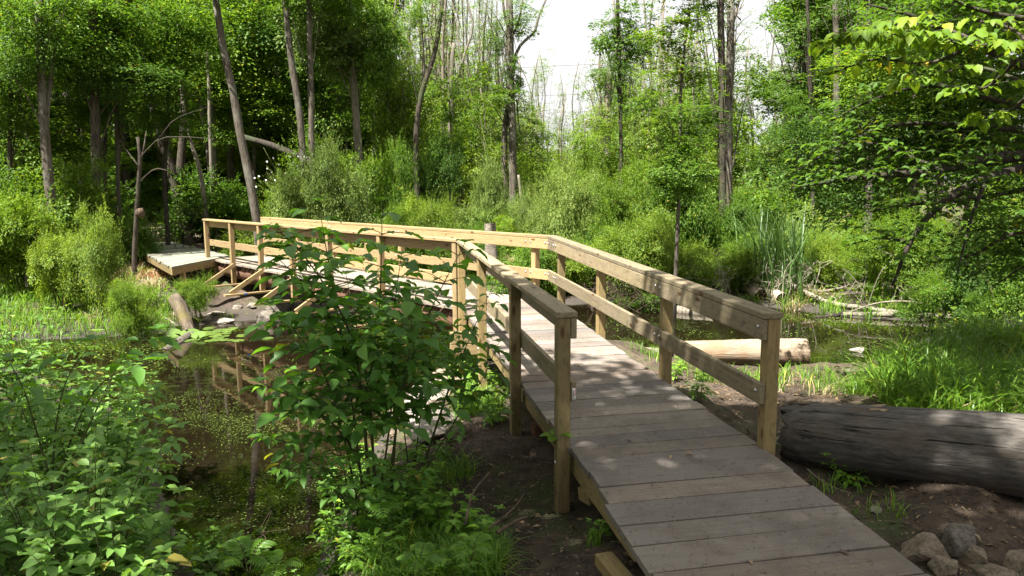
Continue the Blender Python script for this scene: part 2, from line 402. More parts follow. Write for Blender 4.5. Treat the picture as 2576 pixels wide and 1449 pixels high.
# ------------------------------------------------------------------ the footbridge
PX, PY, T1, T2, W, MID, S1, S2 = -.0476, 10.0465, -.2014, -.6945, 1.2285, .4429, .0226, -.0049
def bp(sec, a, lat, z):
    t, s = (T1, S1) if sec == 1 else (T2, S2)
    zz = z + s * a
    if sec == 1 and a < -5.6: zz -= (-5.6 - a) * .05
    return Vector((PX + math.sin(t) * a + math.cos(t) * lat, PY + math.cos(t) * a - math.sin(t) * lat, zz))
bridge = empty('footbridge', (PX, PY, WATER), 'new pale timber footbridge with a bend and railings crossing the pond', 'footbridge')
def board(name, A, B, up, w, h, mat, parent, ch=.004, ext=0):
    """box along A->B; h along up, w across; A,B are centre line points"""
    A, B = Vector(A), Vector(B); x = (B - A); L = x.length; x.normalize()
    y = Vector(up).cross(x).normalized(); z = x.cross(y)
    bm = bmesh.new(); bmesh.ops.create_cube(bm, size=1)
    for v in bm.verts: v.co = Vector((v.co.x * (L + ext), v.co.y * w, v.co.z * h))
    bmesh.ops.bevel(bm, geom=bm.edges[:], offset=ch, segments=1, affect='EDGES')
    me = bpy.data.meshes.new(name); bm.to_mesh(me); bm.free(); me.materials.append(mat)
    o = bpy.data.objects.new(name, me)
    mt = Matrix((x, y, z)).transposed().to_4x4(); mt.translation = (A + B) / 2
    o.matrix_world = mt
    o.location = (A + B) / 2; o.rotation_euler = mt.to_euler()
    return link(o, parent)
def bolt(p, n, parent):
    mb = MB(); n = Vector(n).normalized(); p = Vector(p)
    mb.tube([p - n * .004, p + n * .006, p + n * .010], [.014, .013, .006], 8)
    c = mb.build('bolt', M['steel'], None)
    c.parent = parent
    c.matrix_parent_inverse = (Matrix.Translation(parent.parent.location) @ parent.matrix_basis).inverted()
    return c
Z3 = Vector((0, 0, 1))
def nrm(sec): t = T1 if sec == 1 else T2; return Vector((math.cos(t), -math.sin(t), 0))
def dirv(sec): t = T1 if sec == 1 else T2; return Vector((math.sin(t), math.cos(t), 0))
CL = .30   # keep clear of the corner when trimming
spans = {(1, 1): (-5.48, .155), (1, -1): (-5.17, -.155), (2, 1): (-.155, 9.95), (2, -1): (.155, 10.1)}
posts = {(1, 1): [-5.43, -3.73, -1.92, -.26], (1, -1): [-5.12, -3.59, -1.83, -.22],
         (2, 1): [.20, 1.95, 3.76, 4.96, 6.34, 8.03, 9.85], (2, -1): [.26, 2.2, 3.89, 5.36, 6.85, 8.41, 10.0]}
caps = {(1, 1): [-5.49, -3.73, .17], (1, -1): [-5.18, -3.59, -.17], (2, 1): [-.17, .30, 3.76, 6.34, 9.93], (2, -1): [.17, 3.89, 6.85, 10.08]}
beams = {(1, 1): [-5.47, -3.73, -.22, .15], (1, -1): [-5.17, -3.59, -.15], (2, 1): [-.15, .26, 3.76, 6.34, 9.92], (2, -1): [.15, 3.89, 6.85, 10.06]}
for (sec, sd), aa in posts.items():
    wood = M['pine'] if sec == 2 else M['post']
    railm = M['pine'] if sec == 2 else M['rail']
    for a in aa:
        lat = sd * (W / 2 + .0445 + .001)
        low = bp(sec, a, lat, 0)
        zb = max(g1(low.x, low.y) - .12, -1.5) if sec == 1 else (low.z - .42 if sd < 0 else low.z - .40)
        if sec == 2 and a < .5: zb = -1.35
        if sec == 1 and a > -.5: zb = -1.35
        top = bp(sec, a, lat, .870)
        o = board('post', (top.x, top.y, zb), top, dirv(sec), .089, .089, wood, bridge, .005)
        if sec == 1:
            bolt((low.x - nrm(1).x * .0447 * -sd, low.y - nrm(1).y * .0447 * -sd, low.z - .12), nrm(1) * sd, o)
    cp = caps[(sec, sd)]
    for i in range(len(cp) - 1):
        lat = sd * (W / 2 + .030)
        A, B = bp(sec, cp[i] + .002, lat, .891), bp(sec, cp[i + 1] - .002, lat, .891)
        A.z += random.Random(i * 7 + sec).uniform(0, .003)
        board('handrail', A, B, Z3, .140, .038, railm, bridge, .004)
    bmx = beams[(sec, sd)]
    for i in range(len(bmx) - 1):
        lat = sd * (W / 2 - .0195)
        for nm, zc in (('top_rail', .870 - .070 - .001), ('mid_rail', MID - .070)):
            A, B = bp(sec, bmx[i] + .002, lat, zc), bp(sec, bmx[i + 1] - .002, lat, zc)
            o = board(nm, A, B, Z3, .038, .138, railm, bridge, .003)
            if sd > 0 or sec == 2:
                for e, sg in ((A, 1), (B, -1)):
                    q = e + dirv(sec) * (.05 * sg) - nrm(sec) * (sd * .0195) + Vector((0, 0, .015))
                    bolt(q, nrm(sec) * -sd, o)
# barcode sticker on the end of the near left mid rail
ra = bp(1, -5.175, -(W / 2 - .0195), MID - .070)
bk = -dirv(1)
lab = MB()
def quad_on(mb, c, u, v, n, hw, hh, th):
    cs = []
    for k in (0, th):
        for su, sv in ((-1, -1), (1, -1), (1, 1), (-1, 1)): cs.append(c + u * (su * hw) + v * (sv * hh) + n * k)
    mb.hexa(cs)
u1 = nrm(1)
quad_on(lab, ra + Vector((0, 0, -.012)) + bk * .001, u1, Z3, bk, .0115, .040, .0012)
lb = lab.build('barcode_sticker', M['white'], bridge)
lb['label'] = 'small white barcode sticker with a red stripe'
bars = MB()
rr = random.Random(3); zz = -.014
while zz < .026:
    h_ = rr.choice((.0006, .001, .0016)); quad_on(bars, ra + Vector((0, 0, zz - .012)) + u1 * -.003 + bk * .0025, u1, Z3, bk, .005, h_, .0004); zz += h_ * 2 + rr.choice((.0012, .002))
quad_on(bars, ra + Vector((0, 0, -.049)) + u1 * .0015 + bk * .0025, u1, Z3, bk, .006, .0012, .0004)
b_ = bars.build('printed_bars', M['ink'], None); b_.parent = lb; b_.matrix_parent_inverse = Matrix.Translation(-(bridge.location + lb.location))
rs_ = MB(); quad_on(rs_, ra + Vector((0, 0, .002)) + u1 * .0075 + bk * .0025, u1, Z3, bk, .0022, .024, .0004)
b_ = rs_.build('red_stripe', M['red'], None); b_.parent = lb; b_.matrix_parent_inverse = Matrix.Translation(-(bridge.location + lb.location))

# deck boards
def deck(name, sec, a0, a1, mat, width, fan=None, seed=1):
    r = random.Random(seed); t = T1 if sec == 1 else T2
    org = bp(sec, (a0 + a1) / 2, 0, 0); rot = Matrix.Rotation(-t, 4, 'Z')
    inv = (Matrix.Translation(org) @ rot).inverted()
    mb = MB(); a = a0
    while a < a1 - .02:
        w = width(a) ; b = min(a + w, a1); g = r.uniform(.007, .013); sk = r.uniform(-.006, .006)
        l0, l1 = -W / 2 - r.uniform(0, .022), W / 2 + r.uniform(0, .022); dz = r.uniform(-.003, .003); tl = r.uniform(-.003, .003)
        if a < -6.1 and sec == 1: l0 -= .03; l1 += .01
        c = []
        for z in (-.038, 0):
            for (aa, ll) in ((a + g / 2 + sk, l0), (a + g / 2 - sk, l1), (b - g / 2 - sk, l1), (b - g / 2 + sk, l0)):
                p = bp(sec, aa, ll, z + dz + (tl if ll > 0 else -tl)); c.append(inv @ p)
        mb.hexa(c); a = b
    me = mb.mesh(name, mat, False); o = bpy.data.objects.new(name, me); o.location = org; o.rotation_euler = (0, 0, -t)
    return link(o, bridge)
_bw = random.Random(12)
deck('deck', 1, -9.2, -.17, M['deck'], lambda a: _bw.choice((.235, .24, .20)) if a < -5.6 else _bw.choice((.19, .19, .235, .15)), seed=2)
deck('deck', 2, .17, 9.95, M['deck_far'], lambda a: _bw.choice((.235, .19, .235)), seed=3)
mb = MB(); kl = bp(1, -.155, -W / 2 - .01, 0)            # fan of tapered boards round the bend
for i in range(6):
    t0, t1 = T1 + (T2 - T1) * (i / 6), T1 + (T2 - T1) * ((i + 1) / 6)
    c = []
    for z in (-.038, 0):
        for (tt, l) in ((t0, .03), (t0, W + .03), (t1, W + .03), (t1, .03)):
            gp = .002 if tt == t0 else -.002
            c.append(Vector((kl.x + math.cos(tt) * l + math.sin(tt) * gp, kl.y - math.sin(tt) * l + math.cos(tt) * gp, kl.z + z)))
    mb.hexa(c)
o = mb.build('deck', M['deck'], bridge, smooth=False)
# fascia boards and log stringers under the boards
for sd in (-1, 1):
    board('fascia', bp(1, -6.3, sd * (W / 2 - .045), -.038 - .075), bp(1, -.3, sd * (W / 2 - .045), -.038 - .075), Z3, .038, .14, M['post'], bridge)
    for sec, a0, a1, off in ((1, -5.9, -.1, .30), (2, .1, 9.7, .40)):
        st = MB(); pts = [bp(sec, a0 + (a1 - a0) * i / 10, sd * off, -.215) for i in range(11)]
        st.tube(pts, [.165 + .008 * math.sin(i * 2.1 + sd) for i in range(11)], 14)
        st.build('log_stringer', M['stringer'], bridge)
# outriggers and diagonal braces on the outer side of the far span
for a in posts[(2, -1)][1:-1]:
    n = -nrm(2)
    base = bp(2, a, -W / 2 - .045, -.44)
    A = base - n * .75 + dirv(2) * -.066; B = base + n * .78 + dirv(2) * -.066
    board('outrigger', A, B, Z3, .089, .038, M['pine'], bridge)
    if abs(a - 6.85) < .1:
        q = A.lerp(B, .72); board('paint_mark', q + dirv(2) * -.045, q + n * .06 + dirv(2) * -.045, Z3, .002, .034, M['blue'], bridge, .0005)
    C = base + n * .66 + Vector((0, 0, .03)) - dirv(2) * .066; D = bp(2, a, -W / 2 - .045, -.02) - dirv(2) * .066
    board('brace', C, D, dirv(2), .089, .038, M['pine'], bridge)
board('cross_beam', bp(2, 10.05, -W / 2 - .12, -.16), bp(2, 10.05, W / 2 + .1, -.16), Z3, .04, .22, M['pine'], bridge)
for sd in (-1, 1):
    q = bp(2, 9.2, sd * .4, 0); 
# cribbing block beside the bend posts
blk = bp(1, -.35, -W / 2 - .12, -.33)
for k, dz in enumerate((0, -.145)):
    board('support_block', blk + Vector((0, 0, dz)) - nrm(1) * .1, blk + Vector((0, 0, dz)) + nrm(1) * .5, Z3, .14, .14, M['pine'], bridge)

# boardwalk platform beyond the far end
cor = [at(431, 671, -.02), at(577, 643, -.02), at(437, 609, -.02), at(311, 609, -.02)]
bw = empty('boardwalk', (cor[0].x, cor[0].y, g1(cor[0].x, cor[0].y)), 'low grey green plank boardwalk leading from the far bridge end into the wood', 'boardwalk')
ax = (cor[1] - cor[0]).normalized()
ang = math.atan2(ax.y, ax.x); inv = (Matrix.Translation(cor[0]) @ Matrix.Rotation(ang, 4, 'Z')).inverted()
mb = MB(); nb = 30; r = random.Random(8)
for i in range(nb):
    c = []
    f0, f1 = i / nb + .0012, (i + 1) / nb - .0012; dz = r.uniform(-.003, .003); j0, j1 = r.uniform(-.012, .004), r.uniform(-.004, .012)
    for z in (-.036, 0):
        for (l, f) in ((j0, f0), (1 + j1, f0), (1 + j1, f1), (j0, f1)):
            c.append(inv @ (cor[0].lerp(cor[3], f).lerp(cor[1].lerp(cor[2], f), l) + Vector((0, 0, z + dz))))
    mb.hexa(c)
o = bpy.data.objects.new('deck', mb.mesh('deck', M['platform'], False)); o.location = cor[0]; o.rotation_euler = (0, 0, ang); link(o, bw)
dz = Vector((0, 0, -.11))
inward = (cor[3] - cor[0]).normalized() * .03
board('edge_beam', cor[0] + dz + inward, cor[1] + dz + inward, Z3, .04, .14, M['pine'], bw)
board('edge_beam', cor[0] + dz + ax * .03 + inward * 2, cor[3] + dz + ax * .03, Z3, .04, .14, M['post'], bw)
board('edge_beam', cor[1] + dz - ax * .03 + inward * 2, cor[2] + dz - ax * .03, Z3, .04, .14, M['post'], bw)
for f in (.18, .75):
    q = cor[0].lerp(cor[1], f) + inward * 3; board('leg', q + Vector((0, 0, -.55)), q + Vector((0, 0, -.06)), ax, .089, .089, M['pine'], bw)
# trodden path on into the wood
pp = [at(372, 612, -.16), at(372, 596, -.15), at(395, 585, -.12), at(430, 577, -.08), at(440, 568, -.05)]
pm = MB(); pts = spline(pp, 24); vs = []
for i, p in enumerate(pts):
    t = (pts[min(i + 1, 23)] - pts[max(i - 1, 0)]).normalized(); s_ = Vector((t.y, -t.x, 0))
    for k in (-1, -.5, 0, .5, 1):
        q = p + s_ * k * 1.1; vs.append((q.x, q.y, g1(q.x, q.y) + .02))
pm.add(vs, [(i * 5 + k, i * 5 + k + 1, i * 5 + k + 6, i * 5 + k + 5) for i in range(23) for k in range(4)])
tag(pm.build('path', M['path']), 'brown trodden dirt path entering the wood', 'path', kind='structure')

# ------------------------------------------------------------------ leaves
def unit(v): return v / np.maximum(np.linalg.norm(v, axis=-1, keepdims=True), 1e-9)
TPL = {
 'far': (np.array([(0, 0, 0), (.45, .5, .10), (1, 0, -.08), (.45, -.5, .10)], float), [np.array([(0, 1, 2), (0, 2, 3)])]),
 'mid': (np.array([(0, 0, 0), (.30, .48, .08), (.68, .36, .05), (1, 0, -.12), (.68, -.36, .05), (.30, -.48, .08), (.5, 0, 0)], float),
         [np.array([(0, 1, 2, 6), (0, 6, 4, 5)]), np.array([(6, 2, 3), (6, 3, 4)])]),
 'near': (np.array([(0, 0, 0), (.33, 0, -.01), (.66, 0, -.04), (1, 0, -.16), (.14, .30, .09), (.40, .50, .14), (.72, .34, .05),
                    (.14, -.30, .09), (.40, -.50, .14), (.72, -.34, .05)], float),
          [np.array([(1, 4, 5, 2), (2, 5, 6, 3), (2, 8, 7, 1), (3, 9, 8, 2)]), np.array([(0, 4, 1), (0, 1, 7)])]),
}
def leaves(P, D, Nn, L, kind='far', wid=.55):
    D = unit(D); S = unit(np.cross(Nn, D)); Nn = np.cross(D, S)
    T, FS = TPL[kind]; k = len(T)
    V = (P[:, None, :] + T[None, :, 0:1] * (L[:, None, None] * D[:, None, :])
         + T[None, :, 1:2] * wid * (L[:, None, None] * S[:, None, :]) + T[None, :, 2:3] * (L[:, None, None] * Nn[:, None, :]))
    base = np.arange(len(P)) * k
    return V.reshape(-1, 3), [(f[None] + base[:, None, None]).reshape(-1, f.shape[1]) for f in FS]
def join(parts):
    """parts: list of (V, [faces]) with the same number of face arrays"""
    off = 0; VV = []; FF = {}
    for V, FS in parts:
        for f in FS: FF.setdefault(f.shape[1], []).append(f + off)
        VV.append(V); off += len(V)
    return np.concatenate(VV), [np.concatenate(f) for f in FF.values()]
def crown(seed, rad, nspray, per, L, kind='far', wid=.58, sr=.5, droop=.28, up=.75, jit=.38, hole=.0, shell=.5, bottom=-1.0, lobes=9, shoots=0, lrad=(.28, .58), sl=(.22, .55)):
    r = np.random.RandomState(seed); rad = np.array(rad, float)
    C = []; 
    holes = [(unit(r.randn(3)) * r.uniform(.45, 1.0), r.uniform(.25, .45)) for _ in range(int(hole))]
    nl_ = lobes; lc = unit(r.randn(nl_, 3)) * r.uniform(.30, .92, (nl_, 1)); lr = r.uniform(*lrad, nl_); lw = lr ** 2 / (lr ** 2).sum()
    while len(C) < nspray:
        if r.rand() < .25: u = unit(r.randn(3)) * (r.rand() ** shell) * .8
        else:
            q_ = r.choice(nl_, p=lw); u = lc[q_] + unit(r.randn(3)) * (r.rand() ** shell) * lr[q_] * np.array([1, 1, .8])
        if u[2] < bottom: continue
        if any(np.linalg.norm(u - h) < q for h, q in holes): continue
        C.append(u)
    C = np.array(C); n = unit(C * .8 / rad * rad.mean() + np.array([0, 0, up]) + r.randn(nspray, 3) * .22)
    outw = unit(C + np.array([0, 0, -.1])); C = C * rad
    t1 = unit(np.cross(n, r.randn(nspray, 3))); t2 = np.cross(n, t1)
    size = sr * r.uniform(.5, 1.45, nspray)
    ang = r.rand(nspray, per) * 2 * np.pi; rr = np.sqrt(r.rand(nspray, per))
    rad2 = rr * size[:, None]
    d = np.cos(ang)[..., None] * t1[:, None] + np.sin(ang)[..., None] * t2[:, None]
    P = C[:, None] + d * rad2[..., None] * np.array([1, 1, 1]) + n[:, None] * (r.randn(nspray, per) * .16 * size[:, None])[..., None]
    P[..., 2] -= droop * rr ** 2 * size[:, None]
    D = d + outw[:, None] * .5 + r.randn(nspray, per, 3) * .45 + np.array([0, 0, -.25])
    NN = n[:, None] + r.randn(nspray, per, 3) * jit
    LL = L * r.uniform(.45, 1.35, nspray * per)
    P, D, NN = P.reshape(-1, 3), D.reshape(-1, 3), NN.reshape(-1, 3)
    if shoots:
        q_ = r.choice(nl_, size=shoots, p=lw); u = unit(r.randn(shoots, 3)); u[:, 2] = np.abs(u[:, 2]) * .9 + .05; u = unit(u)
        s0 = (lc[q_] + u * (lr[q_] * .75)[:, None]) * rad; d0 = unit(u * .8 + np.array([0, 0, .55]) + r.randn(shoots, 3) * .25)
        ln = r.uniform(*sl, shoots); m_ = 18; f = np.linspace(0, 1, m_)[None, :, None]
        Ps = s0[:, None] + d0[:, None] * ln[:, None, None] * f - np.array([0, 0, 1]) * (ln[:, None, None] * .25) * f ** 2
        sd = unit(np.cross(d0, r.randn(shoots, 3)))[:, None] * np.where(np.arange(m_) % 2, 1, -1)[None, :, None]
        Ds = sd + d0[:, None] * .6 + r.randn(shoots, m_, 3) * .35; Ns = np.array([0, 0, 1.]) + r.randn(shoots, m_, 3) * .4
        Ls = (L * 1.05 * (1.1 - .6 * f[..., 0]) * r.uniform(.7, 1.25, (shoots, m_))).ravel()
        P = np.concatenate([P, Ps.reshape(-1, 3)]); D = np.concatenate([D, Ds.reshape(-1, 3)]); NN = np.concatenate([NN, Ns.reshape(-1, 3)]); LL = np.concatenate([LL, Ls])
    return leaves(P, D, NN, LL, kind, wid)
CROWN = {}
def crown_me(key, mat, *a, **k):
    """one shared mesh per (shape, leaf material)"""
    kk = (key, mat)
    if kk not in CROWN:
        V, FS = crown(*a, **k); CROWN[kk] = np_mesh('crown_' + key, V, FS, M[mat], True)
    return CROWN[kk]
# generic shared crowns of unit-ish radius (1,1,h) scaled when placed
SHAPES = {
 'full': dict(a=[(11, (1, 1, 1.15), 190, 60, .064), (12, (1, 1, 1.3), 180, 60, .066), (13, (1, 1, 1.0), 190, 60, .062)], k=dict(sr=.24, hole=4, wid=.62, shoots=40)),
 'open': dict(a=[(21, (1, 1, 1.5), 75, 46, .075), (22, (1, 1, 1.2), 70, 46, .08), (23, (1, 1, 1.7), 80, 44, .07)], k=dict(sr=.22, hole=5, wid=.6, shell=.6, shoots=40)),
 'layer': dict(a=[(61, (1, 1, .8), 95, 66, .062), (62, (1, 1, .7), 95, 66, .06), (63, (1, 1, .9), 95, 66, .064)], k=dict(sr=.34, up=1.7, jit=.3, droop=.38, hole=3, wid=.6, lobes=11, shoots=40)),
 'sparse': dict(a=[(31, (1, 1, 2.2), 46, 26, .062), (32, (1, 1, 2.6), 40, 28, .06)], k=dict(sr=.2, hole=5, shell=.8)),
 'shrub': dict(a=[(41, (1, 1, .95), 200, 46, .072), (42, (1, 1, .8), 200, 46, .068), (43, (1, 1, 1.1), 200, 44, .075)], k=dict(sr=.22, shell=.42, bottom=-.8, up=.6, wid=.55, lobes=18, hole=4, shoots=160, lrad=(.18, .42), sl=(.25, .75))),
 'fine': dict(a=[(51, (1, 1, .95), 230, 38, .062), (52, (1, 1, 1.05), 230, 38, .058), (53, (1, 1, .85), 230, 38, .06)], k=dict(sr=.17, shell=.42, bottom=-.8, up=.5, wid=.44, lobes=24, hole=5, shoots=300, lrad=(.14, .34), sl=(.25, .85))),
}
def shape_me(kind, mat, i):
    sp = SHAPES[kind]; a = sp['a'][i % len(sp['a'])]
    return crown_me('%s_%d' % (kind, i % len(sp['a'])), mat, *a, **sp['k'])

def tree_mesh(name, pts, rad, mat, parent, limbs=(), seg=9, seed=0, n=14):
    rng = random.Random(seed); mb = MB()
    P = spline(pts, n); rr = [rad[0] + (rad[1] - rad[0]) * (i / (n - 1)) for i in range(n)]
    rr[0] *= 1.25; rr[1] *= 1.07
    mb.tube(P, rr, seg, .10, rng)
    for lp, lr in limbs: mb.tube(spline(lp, max(5, len(lp) * 2)), [lr[0] + (lr[1] - lr[0]) * k / (max(5, len(lp) * 2) - 1) for k in range(max(5, len(lp) * 2))], 6, .08, rng)
    return mb.build(name, mat, parent)
def auto_limbs(P0, P1, centre, rad, n, r0, seed):
    """limbs from the stem into a crown"""
    rng = random.Random(seed); out = []
    for k in range(n):
        f = rng.uniform(.1, .95); s = Vector(P0).lerp(Vector(P1), f)
        u = Vector((rng.gauss(0, 1), rng.gauss(0, 1), rng.uniform(-.2, .8))).normalized()
        e = Vector(centre) + Vector((u.x * rad[0], u.y * rad[1], u.z * rad[2])) * .8
        m = s.lerp(e, .5) + Vector((0, 0, .12 * (e - s).length))
        out.append(([s, m, e], (r0 * (1 - .6 * f), r0 * .18)))
    return out
PXM = lambda Y: F / Y          # px (2576 frame) per metre at forward distance Y
def tree(name, label, px_pts, Y, hw, mat, crowns=(), group=None, cat='tree', limbs_px=(), lean=0.0, seed=0, nl=6, base_ext=True):
    """px_pts from base to top in the 2576 frame; hw = half widths in px (base, top); crowns = [(px,py,rx,ry_px,kind,leafmat)]"""
    P = [dep(x, y, Y + lean * i) for i, (x, y) in enumerate(px_pts)]
    b = P[0]; zb = g1(b.x, b.y)
    if base_ext and b.z > zb - .1:
        d = (P[1] - P[0]); k = (zb - .1 - b.z)
        P[0 if b.z - zb < .25 else 0:0] = [Vector((b.x - d.x / max(d.z, .3) * (b.z - zb) * .6, b.y, zb - .15))]
    t = empty(name, (P[0].x, P[0].y, zb), label, cat, group)
    k = 1 / PXM(Y)
    limbs = [([dep(x, y, Y + dy) for x, y, dy in lp], (a * k, c * k)) for lp, a, c in limbs_px]
    cs = []
    for j, (cx, cy, rx, ry, kind, lm) in enumerate(crowns):
        c = dep(cx, cy, Y); rad = (rx * k, rx * k, ry * k); cs.append((c, rad, kind, lm))
        limbs += auto_limbs(P[max(0, len(P) // 2 - 1)], P[-1], c, rad, nl, hw[1] * k * .3, seed + j) if c.z < P[-1].z + .5 else []
    tree_mesh('trunk', P, (hw[0] * k, hw[1] * k), M[mat], t, limbs, seed=seed)
    for j, (c, rad, kind, lm) in enumerate(cs):
        me = shape_me(kind, lm, seed + j)
        hgt = SHAPES[kind]['a'][(seed + j) % len(SHAPES[kind]['a'])][1][2]
        mesh_obj('crown', me, c, t, (0, 0, seed * 1.7 + j), (rad[0], rad[1], rad[2] / hgt))
    return t
def shrub(name, label, px, pyb, Y, wpx, hpx, kind, lm, group=None, cat='shrub', seed=0, stems=5, stemmat='stem', z=None):
    """px,pyb: foot of the plant in the photo, at forward distance Y"""
    k = 1 / PXM(Y); b = dep(px, pyb, Y); zb = g1(b.x, b.y) if z is None else z
    rx, rz = wpx * k / 2, hpx * k / 2
    if b.z > zb: top = b.z + 2 * rz; b.z = zb; rz = (top - zb) / 2
    t = empty(name, (b.x, Y, zb), label, cat, group)
    rng = random.Random(seed); c = Vector((b.x, Y, b.z + rz))
    mb = MB()
    for s in range(stems):
        e = c + Vector((rng.uniform(-.7, .7) * rx, rng.uniform(-.7, .7) * rx, rng.uniform(.1, .8) * rz))
        st = Vector((b.x + rng.uniform(-.15, .15) * rx, Y + rng.uniform(-.15, .15) * rx, zb - .05)); m = st.lerp(e, .5) + Vector((0, 0, .15 * rz))
        r0 = max(.008, rx * .018); mb.tube(spline([st, m, e], 7), [r0 * (1 - .13 * i) for i in range(7)], 5)
    mb.build('stem', M[stemmat], t)
    me = shape_me(kind, lm, seed); hgt = SHAPES[kind]['a'][seed % len(SHAPES[kind]['a'])][1][2]
    mesh_obj('crown', me, c, t, (0, 0, seed * 2.1), (rx * .8, rx * .75, rz * .85 / hgt))
    for j in range(3):
        q = rng.uniform(.38, .62); a = rng.uniform(0, 6.28); i2 = seed + j + 1; kd = kind if j else ('layer' if kind == 'fine' else kind)
        h2 = SHAPES[kd]['a'][i2 % len(SHAPES[kd]['a'])][1][2]
        mesh_obj('crown', shape_me(kd, lm, i2), c + Vector((math.cos(a) * rx * .62, math.sin(a) * rx * .4, rz * rng.uniform(-.55, .5))), t, (rng.uniform(-.3, .3), rng.uniform(-.3, .3), a), (rx * q, rx * q, rz * q * 1.05 / h2))
    return t

# ------------------------------------------------------------------ notable trees
tree('leaning_tree', 'slender leaning grey trunk rising behind the far left end of the bridge railing', [(645, 552), (626, 440), (606, 350), (590, 250), (562, 120), (538, -30)], 19.2, (12, 8), 'bark',
     [(560, -110, 190, 120, 'open', 'lf_maple')], seed=1)
tree('tall_tree', 'tall bent grey trunk ending above the sunlit thicket, right of the leaning trunk', [(757, 330), (750, 260), (738, 190), (722, 60), (714, -40)], 22.5, (9, 7), 'bark', [(730, -90, 150, 120, 'open', 'lf_maple')], seed=2)
tree('tall_tree', 'straight mottled trunk closest to the bent grey trunk', [(784, 330), (782, 200), (778, 60), (776, -40)], 23.5, (8, 6), 'bark', [(790, -60, 140, 110, 'full', 'lf_maple')], seed=3)
tree('shaggy_tree', 'pale shaggy barked tree with a broad leafy crown at the edge of the open sky', [(903, 400), (896, 300), (889, 180), (880, 60), (876, -30)], 26, (11, 7), 'bark_pale',
     [(880, 60, 150, 130, 'full', 'lf_willow'), (960, 120, 80, 120, 'full', 'lf_maple'), (800, 60, 100, 110, 'full', 'lf_willow')], seed=4)
tree('curved_tree', 'thin tree with a strongly curved bare trunk between the thicket and the open sky', [(1050, 520), (1046, 420), (1048, 320), (1060, 235), (1084, 165), (1102, 90), (1114, -30)], 24, (8, 5), 'bark_dark',
     [(1070, 40, 60, 90, 'open', 'lf_maple'), (1040, 150, 40, 60, 'sparse', 'lf_bright'), (1100, 230, 40, 40, 'sparse', 'lf_bright')], seed=5, limbs_px=[([(1060, 235, 0), (1066, 180, .3), (1064, 110, .6), (1056, 20, .8), (1050, -40, 1)], 4, 2)])
tree('dead_snag', 'bare dead snag with a broken top right of the curved trunk', [(1129, 480), (1131, 380), (1135, 260), (1137, 170), (1142, 108)], 28, (8, 5), 'bark_dead', [],
     seed=6, limbs_px=[([(1133, 330, 0), (1146, 240, .2), (1164, 150, .4), (1190, 70, .6), (1176, 10, .7), (1168, -30, .8)], 4.5, 2), ([(1164, 150, .4), (1150, 90, .6), (1158, 40, .8)], 2.2, 1)])
tree('double_tree', 'dark double stemmed tree standing alone in the middle against the sky', [(1291, 535), (1290, 420), (1288, 300), (1284, 180), (1284, 70), (1280, -40)], 30, (11, 8), 'bark',
     [(1275, 235, 75, 40, 'open', 'lf_bright'), (1258, 110, 45, 80, 'open', 'lf_maple'), (1312, 50, 60, 60, 'open', 'lf_maple'), (1290, 180, 42, 55, 'open', 'lf_dark'), (1335, 270, 45, 40, 'sparse', 'lf_bright'), (1235, 20, 45, 60, 'sparse', 'lf_maple')], seed=7, nl=3,
     limbs_px=[([(1271, 540, .4), (1268, 420, .4), (1270, 320, .3), (1280, 262, 0)], 9, 7), ([(1288, 200, 0), (1300, 130, .2), (1325, 98, .4), (1345, 80, .5), (1356, 40, .6), (1378, -12, .8)], 4.5, 2.5),
               ([(1285, 100, 0), (1306, 50, .3), (1318, -20, .4)], 4, 2), ([(1286, 90, 0), (1270, 40, .2), (1262, -30, .4)], 4, 2), ([(1300, 250, 0), (1306, 320, .5), (1318, 345, .6)], 2, 1.2)])
tree('dead_snag', 'short bleached snag leaning beside the foot of the double stemmed tree', [(1313, 535), (1309, 480), (1304, 440)], 29, (5, 3), 'bark_dead', [], seed=8)
tree('dead_tree', 'thick grey dead trunk behind the grey green bushes', [(1528, 470), (1527, 400), (1526, 320), (1530, 225), (1534, 180)], 33, (11, 8), 'bark_pale', [(1530, 190, 50, 50, 'open', 'lf_dark')], seed=9, limbs_px=[([(1528, 330, 0), (1500, 300, .3), (1465, 315, .5)], 3, 1.2)])
tree('leafy_tree', 'young tree with layered bright leaves standing behind the right railing', [(1703, 600), (1708, 480), (1711, 360), (1712, 240), (1722, 120), (1735, 20)], 15, (5, 3), 'bark',
     [(1716, 60, 110, 75, 'open', 'lf_bright'), (1705, 190, 120, 75, 'open', 'lf_bright'), (1712, 300, 130, 70, 'open', 'lf_maple'), (1715, 420, 120, 80, 'full', 'lf_maple'), (1640, 260, 60, 60, 'open', 'lf_bright'), (1735, -60, 120, 70, 'open', 'lf_bright')], seed=10, nl=7)
tree('twin_tree', 'left one of two tall dark trunks standing close behind the bright layered tree', [(1818, 560), (1818, 400), (1815, 200), (1812, -40)], 21, (10, 8), 'bark_dark', [(1800, 330, 60, 90, 'sparse', 'lf_dark'), (1780, -30, 90, 80, 'open', 'lf_dark')], seed=11)
tree('twin_tree', 'right one of two tall dark trunks standing close behind the bright layered tree', [(1834, 560), (1833, 400), (1836, 200), (1840, -40)], 22, (10, 9), 'bark', [(1868, 250, 55, 90, 'sparse', 'lf_maple'), (1860, 60, 60, 60, 'sparse', 'lf_maple')], seed=12)
tree('vine_tree', 'tree wrapped in dark leaves against the sky beside the grey dead trunk', [(1562, 560), (1562, 400), (1560, 250), (1556, 100), (1552, -40)], 25, (5, 4), 'bark_dark',
     [(1560, 60, 95, 80, 'open', 'lf_dark'), (1548, 190, 55, 90, 'open', 'lf_dark'), (1556, 330, 60, 90, 'sparse', 'lf_dark'), (1600, 100, 60, 60, 'open', 'lf_maple')], seed=13)
